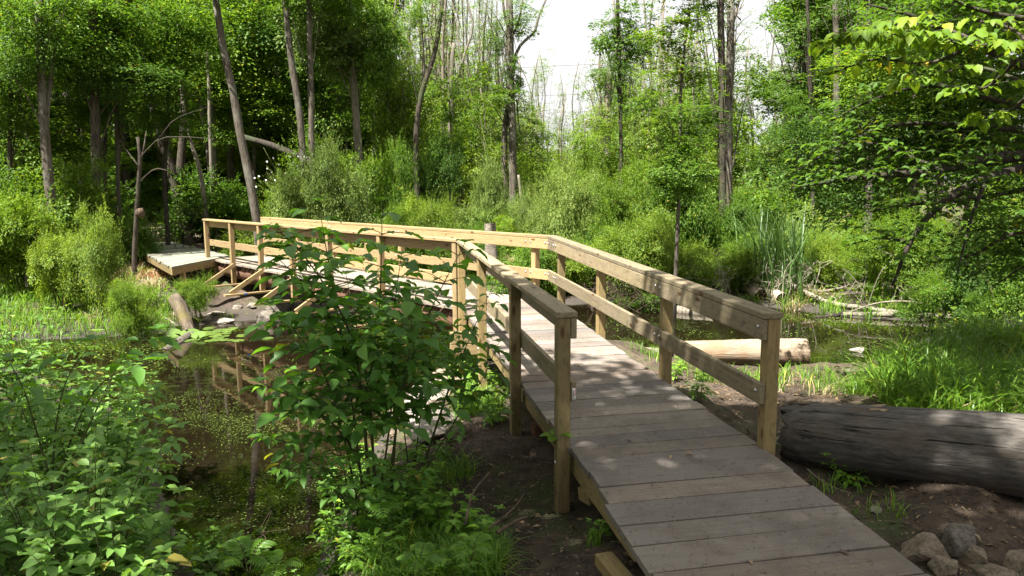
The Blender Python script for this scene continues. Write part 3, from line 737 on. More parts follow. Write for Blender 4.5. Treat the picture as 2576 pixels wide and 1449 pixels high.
tree('thin_tree', 'thin dark trunk with leaf tufts against the sky, left of the big leafy branch', [(2046, 560), (2040, 300), (2036, 120), (2028, -40)], 22, (6, 4), 'bark_dark', [(2030, 60, 45, 60, 'sparse', 'lf_dark'), (1985, 250, 60, 45, 'open', 'lf_dark')], seed=14)
tree('tall_tree', 'mottled trunk partly hidden by the leafy branch tip', [(2106, 560), (2104, 300), (2104, 120), (2100, -40)], 24, (9, 7), 'bark', [(2090, 40, 40, 70, 'sparse', 'lf_maple')], seed=15)
tree('tall_tree', 'grey trunk standing in the shade beneath the overhanging limbs', [(2180, 640), (2186, 480), (2188, 300), (2186, -40)], 18, (11, 8), 'bark', [(2200, -60, 110, 80, 'open', 'lf_dark')], seed=16)
tree('tall_tree', 'slim trunk high above the overhanging branch, nearest the right edge', [(2300, 560), (2298, 300), (2296, 100), (2292, -40)], 21, (7, 6), 'bark', [(2330, -30, 90, 60, 'open', 'lf_dark')], seed=17)
tree('thin_tree', 'thin wavy trunk right of the slim trunk above the overhanging branch', [(2336, 560), (2330, 300), (2334, 100), (2330, -40)], 23, (4, 3), 'bark_dark', [], seed=18)
# left wood
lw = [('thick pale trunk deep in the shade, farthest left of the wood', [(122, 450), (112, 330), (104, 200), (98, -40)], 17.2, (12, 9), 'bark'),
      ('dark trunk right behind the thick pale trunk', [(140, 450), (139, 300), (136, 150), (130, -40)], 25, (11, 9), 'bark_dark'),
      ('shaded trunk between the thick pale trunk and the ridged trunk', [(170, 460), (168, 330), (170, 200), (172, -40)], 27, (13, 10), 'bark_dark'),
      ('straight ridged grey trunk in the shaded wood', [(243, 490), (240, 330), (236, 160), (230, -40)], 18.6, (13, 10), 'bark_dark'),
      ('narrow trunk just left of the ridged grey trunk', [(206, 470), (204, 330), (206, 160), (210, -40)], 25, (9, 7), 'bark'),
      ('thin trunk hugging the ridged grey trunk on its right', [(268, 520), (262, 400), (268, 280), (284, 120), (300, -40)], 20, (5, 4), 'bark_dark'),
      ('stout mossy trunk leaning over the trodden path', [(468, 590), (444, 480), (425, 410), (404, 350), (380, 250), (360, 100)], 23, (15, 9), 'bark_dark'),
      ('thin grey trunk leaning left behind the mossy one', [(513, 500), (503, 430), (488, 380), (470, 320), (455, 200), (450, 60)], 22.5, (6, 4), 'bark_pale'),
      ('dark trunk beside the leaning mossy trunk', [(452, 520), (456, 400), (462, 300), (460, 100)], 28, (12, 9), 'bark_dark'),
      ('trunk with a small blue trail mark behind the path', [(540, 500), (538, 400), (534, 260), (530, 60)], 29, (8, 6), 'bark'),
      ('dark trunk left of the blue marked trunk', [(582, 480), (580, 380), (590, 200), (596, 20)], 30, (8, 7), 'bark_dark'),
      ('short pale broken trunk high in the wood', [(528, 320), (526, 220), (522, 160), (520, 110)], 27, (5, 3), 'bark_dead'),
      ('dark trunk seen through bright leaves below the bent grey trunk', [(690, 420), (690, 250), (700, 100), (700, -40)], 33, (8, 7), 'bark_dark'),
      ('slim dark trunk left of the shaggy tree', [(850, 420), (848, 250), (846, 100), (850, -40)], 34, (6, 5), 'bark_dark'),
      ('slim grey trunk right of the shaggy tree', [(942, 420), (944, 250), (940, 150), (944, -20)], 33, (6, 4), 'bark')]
for i, (lb_, p_, Y_, hw_, m_) in enumerate(lw):
    cr_ = [(100, 60, 120, 110, 'layer', 'lf_maple'), (60, 170, 90, 50, 'layer', 'lf_dark')] if i == 0 else ([(236, 110, 130, 110, 'layer', 'lf_maple'), (270, 210, 80, 45, 'layer', 'lf_dark')] if i == 3 else [])
    t = tree('forest_tree', lb_, p_, Y_, hw_, m_, cr_, seed=30 + i)
    if 'blue trail' in lb_:
        q = dep(537, 466, Y_ - .14); mbq = MB(); mbq.tube([q + Vector((0, .1, 0)), q + Vector((0, -.02, 0))], [.05, .045], 10)
        mbq.build('trail_mark', M['blue'], t)
for i, (lb_, p_, Y_, cr) in enumerate([
   ('layered maple filling the upper left corner with dark boughs', [(28, 640), (24, 400), (30, 150), (40, -40)], 18.5, [(40, 90, 170, 120), (150, 10, 150, 90), (20, 290, 90, 60), (-40, 180, 120, 90), (170, 140, 90, 60)]),
   ('layered maple whose boughs hang over the ridged grey trunk', [(300, 560), (296, 400), (290, 200), (300, -40)], 19.5, [(270, 60, 160, 100), (330, 190, 130, 70), (200, 180, 110, 60), (250, 290, 90, 45)]),
   ('slim maple spreading boughs over the trodden path', [(420, 560), (414, 420), (424, 250), (420, 40)], 21, [(430, 60, 140, 90), (400, 200, 130, 60), (470, 130, 110, 70), (440, 300, 110, 45)]),
   ('young maple with yellow lit tips behind the leaning trunk', [(640, 480), (640, 380), (650, 200), (655, 20)], 29, [(650, 60, 140, 90), (620, 190, 130, 70), (690, 260, 120, 60), (600, 320, 100, 50)]),
   ('full leaved maple between the two bent trunks and the shaggy tree', [(815, 480), (815, 350), (812, 180), (815, 0)], 29, [(820, 120, 120, 110), (840, 270, 110, 80), (760, 200, 90, 80), (960, 250, 80, 90)]) ]):
    tree('maple_tree', lb_, p_, Y_, (6, 4), 'bark_dark', [(a, b, c, d, 'layer', ('lf_maple', 'lf_dark', 'lf_maple', 'lf_bright', 'lf_maple')[i] if (j + i) % 3 else 'lf_maple') for j, (a, b, c, d) in enumerate(cr)], seed=70 + i * 3, nl=4)
# thin burled tree in front of the boardwalk
t = tree('thin_tree', 'thin brown tree with a burl in front of the boardwalk', [(338, 640), (341, 580), (347, 480), (352, 400), (346, 345)], 17.6, (7, 4), 'bark_dark',
     [], seed=60, limbs_px=[([(350, 420, 0), (362, 370, .2), (368, 330, .3)], 3, 1.2), ([(350, 420, 0), (320, 380, .2), (300, 350, .4)], 2, .8), ([(348, 460, 0), (390, 425, -.2), (430, 432, -.4)], 2, .8),
      ([(350, 400, 0), (400, 350, -.3), (470, 345, -.6), (540, 350, -.8)], 2, .6), ([(400, 350, -.3), (440, 300, -.4), (520, 270, -.6)], 1.4, .5)])
q = dep(352, 535, 17.55); mb = MB(); mb.tube([q + Vector((0, 0, -.11)), q + Vector((0, 0, -.04)), q + Vector((.01, 0, .04)), q + Vector((0, 0, .1))], [.06, .11, .1, .06], 9, .25, random.Random(3))
mb.build('burl', M['twig'], t)
# fallen trunk lying through the thicket
fl = MB(); P = [dep(612, 345, 25), dep(700, 372, 24.6), (dep(800, 420, 24.2)), dep(895, 465, 23.8)]
fl.tube(spline(P, 12), [.09, .1, .1, .11, .11, .12, .12, .12, .13, .13, .13, .14], 9, .1, random.Random(1))
tag(fl.build('fallen_tree', M['bark_dark'], None, P[3]), 'lichen spotted fallen trunk slanting down through the sunlit thicket', 'fallen trunk')

# ------------------------------------------------------------------ forest filler: one of each kind, then copies
def proto_tree(name, label, group, height, r0, mat, crowns, seed, lean=.03, cat='tree'):
    t = empty(name, (0, 0, 0), label, cat, group); rng = random.Random(seed)
    P = [Vector((lean * height * f * rng.uniform(.3, 1.5) * (1 if seed % 2 else -1) , lean * height * f * rng.uniform(-1, 1), height * f - .2)) for f in (0, .2, .4, .6, .8, 1)]
    limbs = []
    for j, (z, r, rz, kind, lm, ox, oy) in enumerate(crowns):
        limbs += auto_limbs(P[1], P[-1], (ox, oy, z), (r, r, rz), 5, r0 * .35, seed + j)
    tree_mesh('trunk', P, (r0, r0 * .45), M[mat], t, limbs, seg=7, seed=seed, n=9)
    for j, (z, r, rz, kind, lm, ox, oy) in enumerate(crowns):
        hgt = SHAPES[kind]['a'][(seed + j) % len(SHAPES[kind]['a'])][1][2]
        mesh_obj('crown', shape_me(kind, lm, seed + j), (ox, oy, z), t, (0, 0, seed + j * 2.0), (r, r, rz / hgt))
    return t
USED = set()
def plant(proto, px, Y, rng, s=(.85, 1.2), tilt=.04):
    o = proto if proto.name not in USED else copy_tree(proto)
    USED.add(proto.name)
    b = dep(px, 600, Y); sc = rng.uniform(*s)
    o.location = (b.x, Y, g1(b.x, Y) - .05); o.scale = (sc, sc, sc * rng.uniform(.92, 1.1))
    o.rotation_euler = (rng.uniform(-tilt, tilt), rng.uniform(-tilt, tilt), rng.uniform(0, 6.28))
    return o
R = random.Random(77)
GA, LA = 'tall trees of the dense wood on the left', 'tall full leaved tree of the dense dark wood on the left bank'
pa = [proto_tree('forest_tree', LA, GA, 16, .20, 'bark_dark', [(6.5, 2.6, 1.6, 'open', 'lf_maple', .9, .4), (9.5, 3.2, 2.2, 'full', 'lf_bright', -.6, .3), (13.5, 3.2, 3, 'full', 'lf_maple', .3, 0)], 101),
      proto_tree('forest_tree', LA, GA, 15, .17, 'bark', [(5.5, 2.2, 1.3, 'open', 'lf_dark', -1, .2), (8.0, 2.8, 1.8, 'layer', 'lf_bright', .8, -.3), (12, 3.2, 2.8, 'full', 'lf_dark', 0, .4)], 102),
      proto_tree('forest_tree', LA, GA, 17, .24, 'bark_dark', [(7.5, 2.8, 2.0, 'full', 'lf_dark', .4, 1), (10.5, 3, 2.2, 'open', 'lf_maple', -.9, -.5), (14.5, 3.4, 2.8, 'full', 'lf_maple', 0, 0)], 103)]
for i in range(46):
    Y = R.uniform(27, 56); px = R.uniform(-260, 940 - (Y - 27) * 1.0)
    plant(pa[i % 3], px, Y, R)
GB, LB = 'understory saplings of the left wood', 'low understory sapling with layered leaves inside the shady left wood'
pb = [proto_tree('understory_tree', LB, GB, 5.5, .05, 'bark_dark', [(2.6, 1.7, .9, 'open', 'lf_maple', .5, 0), (4.2, 1.6, 1.0, 'full', 'lf_maple', -.3, .3)], 111, .06),
      proto_tree('understory_tree', LB, GB, 6.5, .06, 'bark', [(3.2, 1.9, .9, 'full', 'lf_bright', -.5, .4), (5.2, 1.7, 1.2, 'open', 'lf_maple', .4, 0)], 112, .06),
      proto_tree('understory_tree', LB, GB, 4.5, .04, 'bark_dark', [(2.2, 1.5, .8, 'open', 'lf_dark', .3, .2), (3.6, 1.4, .9, 'open', 'lf_maple', 0, -.3)], 113, .06)]
for i in range(44):
    Y = R.uniform(20.5, 40); px = R.uniform(-200, 960)
    if 290 < px < 520 and Y < 32: px += 260
    if px > 540: Y = max(Y, 31 + (Y - 20) * .4)
    plant(pb[(i * 2) % 3 if px < 520 else 1], px, Y, R, (.8, 1.3), .1)
GC, LC = 'thin trees of the open marsh', 'thin pale half bare tree of the open sunlit marsh beyond the bridge bend'
pc = [proto_tree('marsh_tree', LC, GC, 8.5, .085, 'bark_dead', [(4.0, 1.2, 1.5, 'open', 'lf_bright', .2, 0), (6.4, 1.2, 1.5, 'sparse', 'lf_willow', -.2, .1)], 121, .05),
      proto_tree('marsh_tree', LC, GC, 10, .075, 'bark_pale', [(3.5, 1.3, 1.4, 'open', 'lf_yellow', -.3, 0), (6.2, 1.1, 1.8, 'sparse', 'lf_willow', .1, .1)], 122, .05),
      proto_tree('marsh_tree', LC, GC, 7.5, .07, 'bark_dead', [(3.0, 1.2, 1.6, 'open', 'lf_willow', 0, 0), (5.2, .9, 1.2, 'sparse', 'lf_bright', .2, 0)], 123, .07),
      proto_tree('marsh_tree', LC, GC, 7.0, .06, 'bark', [(2.8, 1.4, 1.5, 'open', 'lf_yellow', 0, 0), (5, 1.2, 1.3, 'open', 'lf_bright', .2, .2)], 124, .05)]
for i in range(104):
    Y = R.uniform(33, 76); px = R.uniform(940, 2150) if i < 60 else (R.uniform(950, 1260) if i < 88 else R.uniform(1500, 1780))
    s0 = .85 + .009 * (Y - 36)
    s0 *= .86 if 1290 < px < 1500 else 1.32
    plant(pc[i % 4], px, Y, R, (s0, s0 + .3), .08)
GK, LK = 'half bare trees against the sky', 'tall half bare thin tree with leaf sprigs standing against the white sky'
pk = [proto_tree('sparse_tree', LK, GK, 13, .075, 'bark', [(5, 1.5, 1.5, 'sparse', 'lf_bright', .3, 0), (8, 1.6, 1.8, 'sparse', 'lf_maple', -.3, .2), (11, 1.4, 1.8, 'sparse', 'lf_bright', .2, 0)], 171, .04),
      proto_tree('sparse_tree', LK, GK, 12, .06, 'bark_pale', [(4, 1.3, 1.5, 'open', 'lf_bright', -.3, 0), (7.5, 1.5, 2.0, 'sparse', 'lf_willow', .3, .2), (10.5, 1.2, 1.6, 'sparse', 'lf_bright', -.2, 0)], 172, .05)]
for i in range(26):
    Y = R.uniform(33, 56)
    px, sc = (R.uniform(950, 1265), 1.05) if i < 15 else ((R.uniform(1310, 1470), .74) if i < 21 else (R.uniform(1880, 2140), 1.0))
    plant(pk[i % 2], px, Y, R, (sc * .85, sc * 1.12), .05)
GM, LM = 'leafy saplings at the marsh edge', 'leafy bright sapling of the sunlit marsh edge behind the bushes'
pm_ = [proto_tree('sapling', LM, GM, 5.5, .035, 'bark', [(2.6, 1.2, 1.2, 'open', 'lf_bright', .2, 0), (4.2, 1.0, 1.2, 'open', 'lf_bright', -.2, .1)], 125, .05, 'sapling'),
       proto_tree('sapling', LM, GM, 6.5, .04, 'bark_pale', [(3.2, 1.1, 1.3, 'layer', 'lf_yellow', -.2, 0), (5.2, .9, 1.3, 'open', 'lf_bright', .2, .1)], 126, .05, 'sapling'),
       proto_tree('sapling', LM, GM, 4.8, .03, 'bark', [(2.4, 1.2, 1.0, 'layer', 'lf_bright', .2, .2), (3.9, .9, .9, 'open', 'lf_willow', 0, 0)], 127, .05, 'sapling')]
for i in range(36):
    Y = R.uniform(25, 38); px = R.uniform(930, 2050); sc = .85 if 1320 < px < 1500 else 1.1
    if 1020 < px < 1160 or 1225 < px < 1340: Y += 9
    if px > 1860: px -= 700; Y += 6
    plant(pm_[i % 3], px, Y, R, (sc * .8, sc * 1.3), .06)
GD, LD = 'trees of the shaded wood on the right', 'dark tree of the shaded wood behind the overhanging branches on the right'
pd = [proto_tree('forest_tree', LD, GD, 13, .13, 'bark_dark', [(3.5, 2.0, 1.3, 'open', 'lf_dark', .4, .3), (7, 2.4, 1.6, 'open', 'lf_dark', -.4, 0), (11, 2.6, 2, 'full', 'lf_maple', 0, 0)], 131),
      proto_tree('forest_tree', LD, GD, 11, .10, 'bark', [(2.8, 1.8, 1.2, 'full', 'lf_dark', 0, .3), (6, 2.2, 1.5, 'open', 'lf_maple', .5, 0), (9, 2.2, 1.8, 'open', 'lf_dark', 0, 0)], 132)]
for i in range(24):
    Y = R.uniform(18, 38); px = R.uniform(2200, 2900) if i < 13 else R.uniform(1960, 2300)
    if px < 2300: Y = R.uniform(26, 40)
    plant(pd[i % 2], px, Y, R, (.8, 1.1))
# far wood on the horizon: one mass
parts = []
rs = np.random.RandomState(9)
for i in range(130):
    px = rs.uniform(-300, 2900); Y = rs.uniform(84, 120); c = dep(px, 600, Y)
    h = rs.uniform(3.2, 6.0) * (1.6 if px < 900 or px > 2000 else 1)
    V, FS = crown(900 + i, (3.2, 2.6, h), 34, 14, .5, sr=1.3, hole=2, bottom=-.6)
    parts.append((V + np.array([c.x, Y, h * .8 - .6]), FS))
V, FS = join(parts)
tag(mesh_obj('far_wood', np_mesh('far_wood', V, FS, M['lf_willow']), (0, 0, 0)), 'distant pale green wood closing the marsh', 'wood', kind='stuff')
# trees standing behind and beside the viewer, whose crowns shade the near end of the bridge
GS, LS = 'broad trees shading the near bank', 'broad shade tree on the near bank beside the start of the bridge'
ps = proto_tree('shade_tree', LS, GS, 12, .2, 'bark_dark', [(8, 3.0, 1.8, 'layer', 'lf_maple', .5, .5), (10.5, 3.4, 2.2, 'open', 'lf_maple', 0, 0)], 141)
for i, (x, y, s_, rz) in enumerate([(-7.8, -.6, 1.0, 0), (-1.4, .9, 1.0, 2), (-9.8, -1.2, 1.0, 4), (.6, -1.3, .82, 1), (-4.5, -4.6, 1.0, 3)]):
    o = ps if i == 0 else copy_tree(ps)
    o.location = (x, y, -.5); o.scale = (s_,) * 3; o.rotation_euler = (0, 0, rz)

# ------------------------------------------------------------------ shrubs
SHR = [
 # px, pyb, Y, w, h, kind, mat, label
 (170, 770, 14.6, 190, 220, 'shrub', 'lf_yellow', 'broad yellow green shrub on the far left bank before the boardwalk'),
 (262, 770, 14.2, 130, 270, 'layer', 'lf_yellow', 'tall spindly yellow green shrub closest to the boardwalk side'),
 (330, 640, 18.5, 150, 130, 'layer', 'lf_maple', 'layered bush behind the thin burled tree'),
 (130, 600, 18, 320, 240, 'layer', 'lf_bright', 'high layered bush under the thick trunk at the left'),
 (-20, 640, 16.5, 240, 260, 'layer', 'lf_maple', 'high dark layered bush cut off by the left edge'),
 (110, 690, 16, 190, 190, 'layer', 'lf_bright', 'loose layered bush behind the broad yellow green shrub'),
 (60, 760, 15.5, 260, 280, 'shrub', 'lf_bright', 'wide green shrub at the left edge above the bank grass'),
 (40, 620, 18, 280, 200, 'shrub', 'lf_maple', 'darker broad bush at the left edge under the forest trees'),
 (355, 805, 13.2, 130, 120, 'fine', 'lf_bright', 'small leafy bush at the waterline beside the leaning log'),
 (505, 768, 14.8, 110, 85, 'fine', 'lf_bright', 'low leafy bush beneath the leftmost bridge brace'),
 (560, 560, 25, 150, 110, 'fine', 'lf_maple', 'low bush behind the end of the left railing'),
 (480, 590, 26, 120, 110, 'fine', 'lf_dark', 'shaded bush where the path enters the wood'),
 (745, 560, 21, 200, 170, 'fine', 'lf_willow', 'grey green bush dotted with white blossoms behind the railing'),
 (850, 560, 20, 190, 200, 'fine', 'lf_willow', 'pale bush right of the white flowered bush'),
 (770, 480, 25, 260, 170, 'shrub', 'lf_bright', 'bright thicket below the bent grey trunk'),
 (900, 520, 23, 220, 180, 'shrub', 'lf_bright', 'round bright bush under the shaggy tree'),
 (985, 540, 22, 160, 200, 'shrub', 'lf_maple', 'dense mid green bush left of the curved trunk'),
 (1085, 520, 25, 170, 210, 'shrub', 'lf_dark', 'dark green bush between the curved trunk and the snag'),
 (1110, 590, 18, 150, 110, 'fine', 'lf_yellow', 'yellow green bush behind the middle of the back railing'),
 (1030, 580, 19, 130, 90, 'fine', 'lf_bright', 'low bright bush left of the yellow green one behind the railing'),
 (1225, 500, 24, 100, 130, 'shrub', 'lf_willow', 'slim sapling with pale leaves left of the double stemmed tree'),
 (1420, 600, 20, 180, 220, 'fine', 'lf_willow', 'tall grey green willow bush right of the double stemmed tree'),
 (1345, 560, 23, 110, 130, 'fine', 'lf_willow', 'smaller grey green bush close to the double stemmed tree'),
 (1500, 560, 23, 160, 160, 'fine', 'lf_bright', 'bright bush in front of the grey dead trunk'),
 (1580, 700, 16.6, 250, 175, 'fine', 'lf_yellow', 'large yellow green bush hanging over the far pond edge'),
 (1440, 690, 17.5, 150, 100, 'fine', 'lf_yellow', 'low yellow green bush behind the bend of the right railing'),
 (1740, 720, 17, 200, 130, 'fine', 'lf_yellow', 'yellow green bush right of the large one on the far bank'),
 (1640, 760, 16.3, 210, 90, 'fine', 'lf_maple', 'dark bush under the yellow green bushes at the water'),
 (1700, 600, 19, 220, 230, 'shrub', 'lf_maple', 'tall shady bush around the foot of the bright layered tree'),
 (1600, 560, 21, 150, 170, 'shrub', 'lf_bright', 'round bush behind the large yellow green bush'),
 (1810, 640, 19.5, 170, 170, 'shrub', 'lf_maple', 'mid green bush at the feet of the two tall dark trunks'),
 (1850, 700, 17.5, 120, 90, 'fine', 'lf_yellow', 'small yellow green bush left of the cattails'),
 (2080, 690, 17.2, 150, 110, 'fine', 'lf_yellow', 'yellow green bush right of the cattails'),
 (2270, 700, 15.5, 300, 200, 'fine', 'lf_bright', 'sunlit bush glowing beneath the overhanging limbs'),
 (2440, 760, 13, 240, 190, 'shrub', 'lf_dark', 'dark shaded bush at the right end of the far bank'),
 (2200, 720, 17, 200, 110, 'fine', 'lf_bright', 'low bush above the fallen grey stem at the far right waterline'),
 (2350, 785, 13.6, 230, 120, 'layer', 'lf_maple', 'leafy bush right of the low one by the fallen grey stem'),
 (2530, 800, 12, 220, 170, 'layer', 'lf_maple', 'shaded leafy bush at the right edge above the tall grass'),
 (2130, 560, 22, 200, 170, 'shrub', 'lf_dark', 'shaded bush behind the branch tips on the right'),
 (2540, 640, 17, 260, 260, 'shrub', 'lf_bright', 'bright bush showing through the dark branches at the right edge'),
]
for i, (px, pyb, Y, w_, h_, kind, lm, lb_) in enumerate(SHR):
    t = shrub('flowering_shrub' if 'white bloss' in lb_ else ('sapling' if 'sapling' in lb_ else 'shrub'), lb_, px, pyb, Y, w_, h_, kind, lm, seed=200 + i, cat='sapling' if 'sapling' in lb_ else 'shrub')
    if 'white bloss' in lb_:
        rs = np.random.RandomState(4); k = 1 / PXM(Y); n = 34
        u = unit(rs.randn(n, 3)); u[:, 2] = np.abs(u[:, 2]); u[:, 1] = -np.abs(u[:, 1])
        P = u * np.array([w_ * k / 2, w_ * k / 2 * .9, h_ * k * .5]) * 1.0 + np.array([0, 0, h_ * k / 2])
        pts = []; 
        for j in range(5):
            a = j * 2 * np.pi / 5; d = np.stack([np.cos(a) * np.ones(n), np.zeros(n), np.sin(a) * np.ones(n)], 1)
            pts.append(leaves(P, d, np.tile([0, -1., .3], (n, 1)), np.full(n, .028), 'far', .9))
        V, FS = join(pts); mesh_obj('blossom', np_mesh('blossom', V, FS, M['petal']), (t.location.x, t.location.y, dep(px, pyb, Y).z), t)
GF, LF = 'low bushes of the sunlit undergrowth', 'low sunlit bush of the undergrowth between the bridge and the marsh trees'
pf = []
for i, (kind, lm) in enumerate([('fine', 'lf_willow'), ('shrub', 'lf_bright'), ('fine', 'lf_yellow'), ('shrub', 'lf_maple')]):
    pf.append(proto_tree('bush', LF, GF, 1.2, .03, 'stem', [(.85, 1.1, .85, kind, lm, 0, 0)], 151 + i, .05, 'bush'))
for i in range(54):
    Y = R.uniform(22, 44); px = R.uniform(620, 2250)
    plant(pf[i % 4], px, Y, R, (.8, 1.5))
GT, LT = 'ragged thicket plants along the far bank', 'ragged low thicket plant on the far bank between the larger bushes'
pt_ = [proto_tree('bush', LT, GT, .9, .02, 'stem', [(.5, .8, .55, k_, lm, 0, 0), (.75, .5, .5, 'layer', lm, .4, .1)], 181 + i, .05, 'bush') for i, (k_, lm) in enumerate([('layer', 'lf_bright'), ('shrub', 'lf_yellow'), ('layer', 'lf_maple'), ('shrub', 'lf_willow')])]
for i in range(70):
    px = R.uniform(620, 2350); Y = R.uniform(18.2, 25) if px < 1250 else R.uniform(17.5, 23)
    if px < 1000: Y += 1.5
    plant(pt_[i % 4], px, Y, R, (.7, 1.35), .15)
GG, LG = 'shaded bushes under the left wood', 'shaded low bush growing on the floor of the left wood'
pg = [proto_tree('bush', LG, GG, 1.2, .03, 'stem', [(.8, 1.1, .8, 'shrub', lm, 0, 0)], 161 + i, .05, 'bush') for i, lm in enumerate(['lf_maple', 'lf_dark'])]
for i in range(80):
    Y = R.uniform(20, 38) if i < 34 else R.uniform(34, 60); px = R.uniform(-150, 640)
    if 280 < px < 460 and Y < 30: continue
    plant(pg[i % 2], px, Y, R, (.7, 1.4) if i < 34 else (1.8, 3.2))

# ------------------------------------------------------------------ near plants
def near_bush(stems, gap, L, wid, seed, twig=.5, start=.25, kind='near', pairs=3, droop=.25, r0=.009, jit=.3):
    """stems: world polylines. returns (stem MB, leaf arrays)"""
    r = random.Random(seed); mb = MB(); P = []; D = []; NN = []; LL = []
    def leaf(p, d, n, l): P.append(tuple(p)); D.append(tuple(d)); NN.append(tuple(n)); LL.append(l)
    for st in stems:
        n = max(8, len(st) * 4); S = spline(st, n); ln = sum((S[i + 1] - S[i]).length for i in range(n - 1))
        mb.tube(S, [r0 * (1 - .75 * i / (n - 1)) for i in range(n)], 6)
        cnt = max(3, int(ln * (1 - start) / gap)); az = r.uniform(0, 6.28)
        for k in range(cnt + 1):
            f = start + (1 - start) * k / cnt; u = f * (n - 1); i = min(int(u), n - 2); p = S[i].lerp(S[i + 1], u - i)
            t = (S[i + 1] - S[i]).normalized(); az += math.pi / 2 + r.uniform(-.4, .4)
            if k == cnt:
                for q in range(4):
                    a = az + q * math.pi / 2; h = Vector((math.cos(a), math.sin(a), .35)); leaf(p, h, Vector((-h.x * .4, -h.y * .4, 1)), L * r.uniform(.5, .9))
                continue
            for sgn in (0, math.pi):
                a = az + sgn + r.uniform(-.3, .3); h = Vector((math.cos(a), math.sin(a), r.uniform(.1, .55))).normalized()
                tl = twig * (1.15 - f) * r.uniform(.45, 1.2)
                if tl < L * .6:
                    e = p + h * L * .12; leaf(e, h + Vector((0, 0, -droop)), Vector((r.gauss(0, jit), r.gauss(0, jit), 1)), L * r.uniform(.7, 1.15)); continue
                m = p + h * tl * .5; e = p + h * tl + Vector((0, 0, -.12 * tl)); tw = spline([p, m, e], 6)
                mb.tube(tw, [r0 * .38 * (1 - .12 * q) for q in range(6)], 5)
                np_ = max(1, int(tl / (L * .75)))
                for q in range(np_):
                    g = (q + .6) / np_; pt = tw[min(5, int(g * 5))]
                    for sd in (-1, 1):
                        b = a + sd * r.uniform(.7, 1.15); hd = Vector((math.cos(b), math.sin(b), r.uniform(-.3, .2) - droop * .6))
                        leaf(pt, hd, Vector((r.gauss(0, jit), r.gauss(0, jit), 1)), L * r.uniform(.4, 1.15))
                leaf(e, Vector((math.cos(a), math.sin(a), -droop - r.uniform(0, .4))), Vector((r.gauss(0, jit), r.gauss(0, jit), 1)), L * r.uniform(.6, 1.3))
    return mb, leaves(np.array(P), np.array(D), np.array(NN), np.array(LL), kind, wid)
def near_plant(name, label, cat, stems, lm, group=None, leafname='foliage', stemmat='stem', **k):
    b = stems[0][0]; t = empty(name, (b[0], b[1], g1(b[0], b[1])), label, cat, group)
    mb, (V, FS) = near_bush([[Vector(p) for p in s] for s in stems], **k)
    mb.build('stem', M[stemmat], t)
    V = V - np.array(t.location)
    o = bpy.data.objects.new(leafname, np_mesh(leafname, V, FS, M[lm], True)); col.objects.link(o); o.parent = t
    return t
Yc = 5.4
def S(*pts): return [dep(x, y, Y) for x, y, Y in pts]
near_plant('shrub', 'tall broad leaved shrub in the centre, standing before the bend of the bridge', 'shrub',
    [S((950, 1270, 5.3), (930, 1000, 5.35), (955, 760, 5.4), (962, 505, 5.45)),
     S((915, 1260, 5.25), (885, 1010, 5.2), (845, 770, 5.2), (800, 505, 5.3)),
     S((900, 1270, 5.3), (860, 1080, 5.0), (800, 910, 4.85), (680, 770, 4.8)),
     S((975, 1250, 5.35), (1010, 1000, 5.5), (1075, 800, 5.6), (1170, 610, 5.7)),
     S((940, 1260, 5.4), (935, 1050, 5.7), (905, 860, 5.9), (870, 690, 6.0)),
     S((985, 1240, 5.3), (1000, 1050, 5.2), (1030, 880, 5.1), (1040, 730, 5.1)),
     S((930, 1260, 5.2), (880, 1120, 4.9), (790, 1030, 4.7), (650, 960, 4.6)),
     S((955, 1250, 5.3), (985, 1020, 5.5), (990, 800, 5.7), (1010, 640, 5.8)),
     S((930, 1260, 5.3), (900, 960, 5.2), (810, 770, 5.1), (700, 650, 5.0)), S((935, 1260, 5.3), (890, 870, 5.2), (770, 650, 5.1), (690, 575, 5.1))],
    'lf_near', gap=.115, L=.125, wid=.60, seed=5, twig=.80, start=.30, r0=.010, droop=.12)
near_plant('shrub', 'lower pale stemmed shrub leaning right against the tall central one', 'shrub',
    [S((1040, 1210, 5.6), (1060, 1020, 5.7), (1080, 880, 5.8), (1095, 790, 5.9)),
     S((1055, 1200, 5.7), (1110, 1030, 5.9), (1155, 900, 6.0), (1180, 800, 6.1)),
     S((1065, 1190, 5.6), (1150, 1050, 5.7), (1215, 950, 5.8), (1255, 860, 5.9)), S((1060, 1190, 5.7), (1130, 980, 5.8), (1190, 830, 5.9), (1240, 720, 6.0)),
     S((1030, 1190, 5.5), (1010, 1040, 5.4), (985, 930, 5.3), (975, 860, 5.3))],
    'lf_near', gap=.11, L=.108, wid=.56, seed=8, twig=.48, start=.3, r0=.006)
near_plant('shrub', 'sprawling low shrub spreading over the water left of the central shrub foot', 'shrub',
    [S((860, 1260, 4.9), (790, 1160, 4.7), (710, 1110, 4.6), (640, 1100, 4.5)), S((870, 1270, 4.9), (830, 1190, 4.6), (760, 1170, 4.5), (690, 1190, 4.4)),
     S((880, 1260, 5), (850, 1120, 4.9), (790, 1020, 4.9), (750, 980, 4.9)), S((900, 1300, 4.8), (890, 1240, 4.6), (860, 1220, 4.4), (820, 1230, 4.3)), S((930, 1290, 4.9), (980, 1230, 4.7), (1030, 1200, 4.7), (1090, 1190, 4.7))],
    'lf_near', gap=.10, L=.085, wid=.5, seed=9, twig=.3, start=.25, r0=.006)
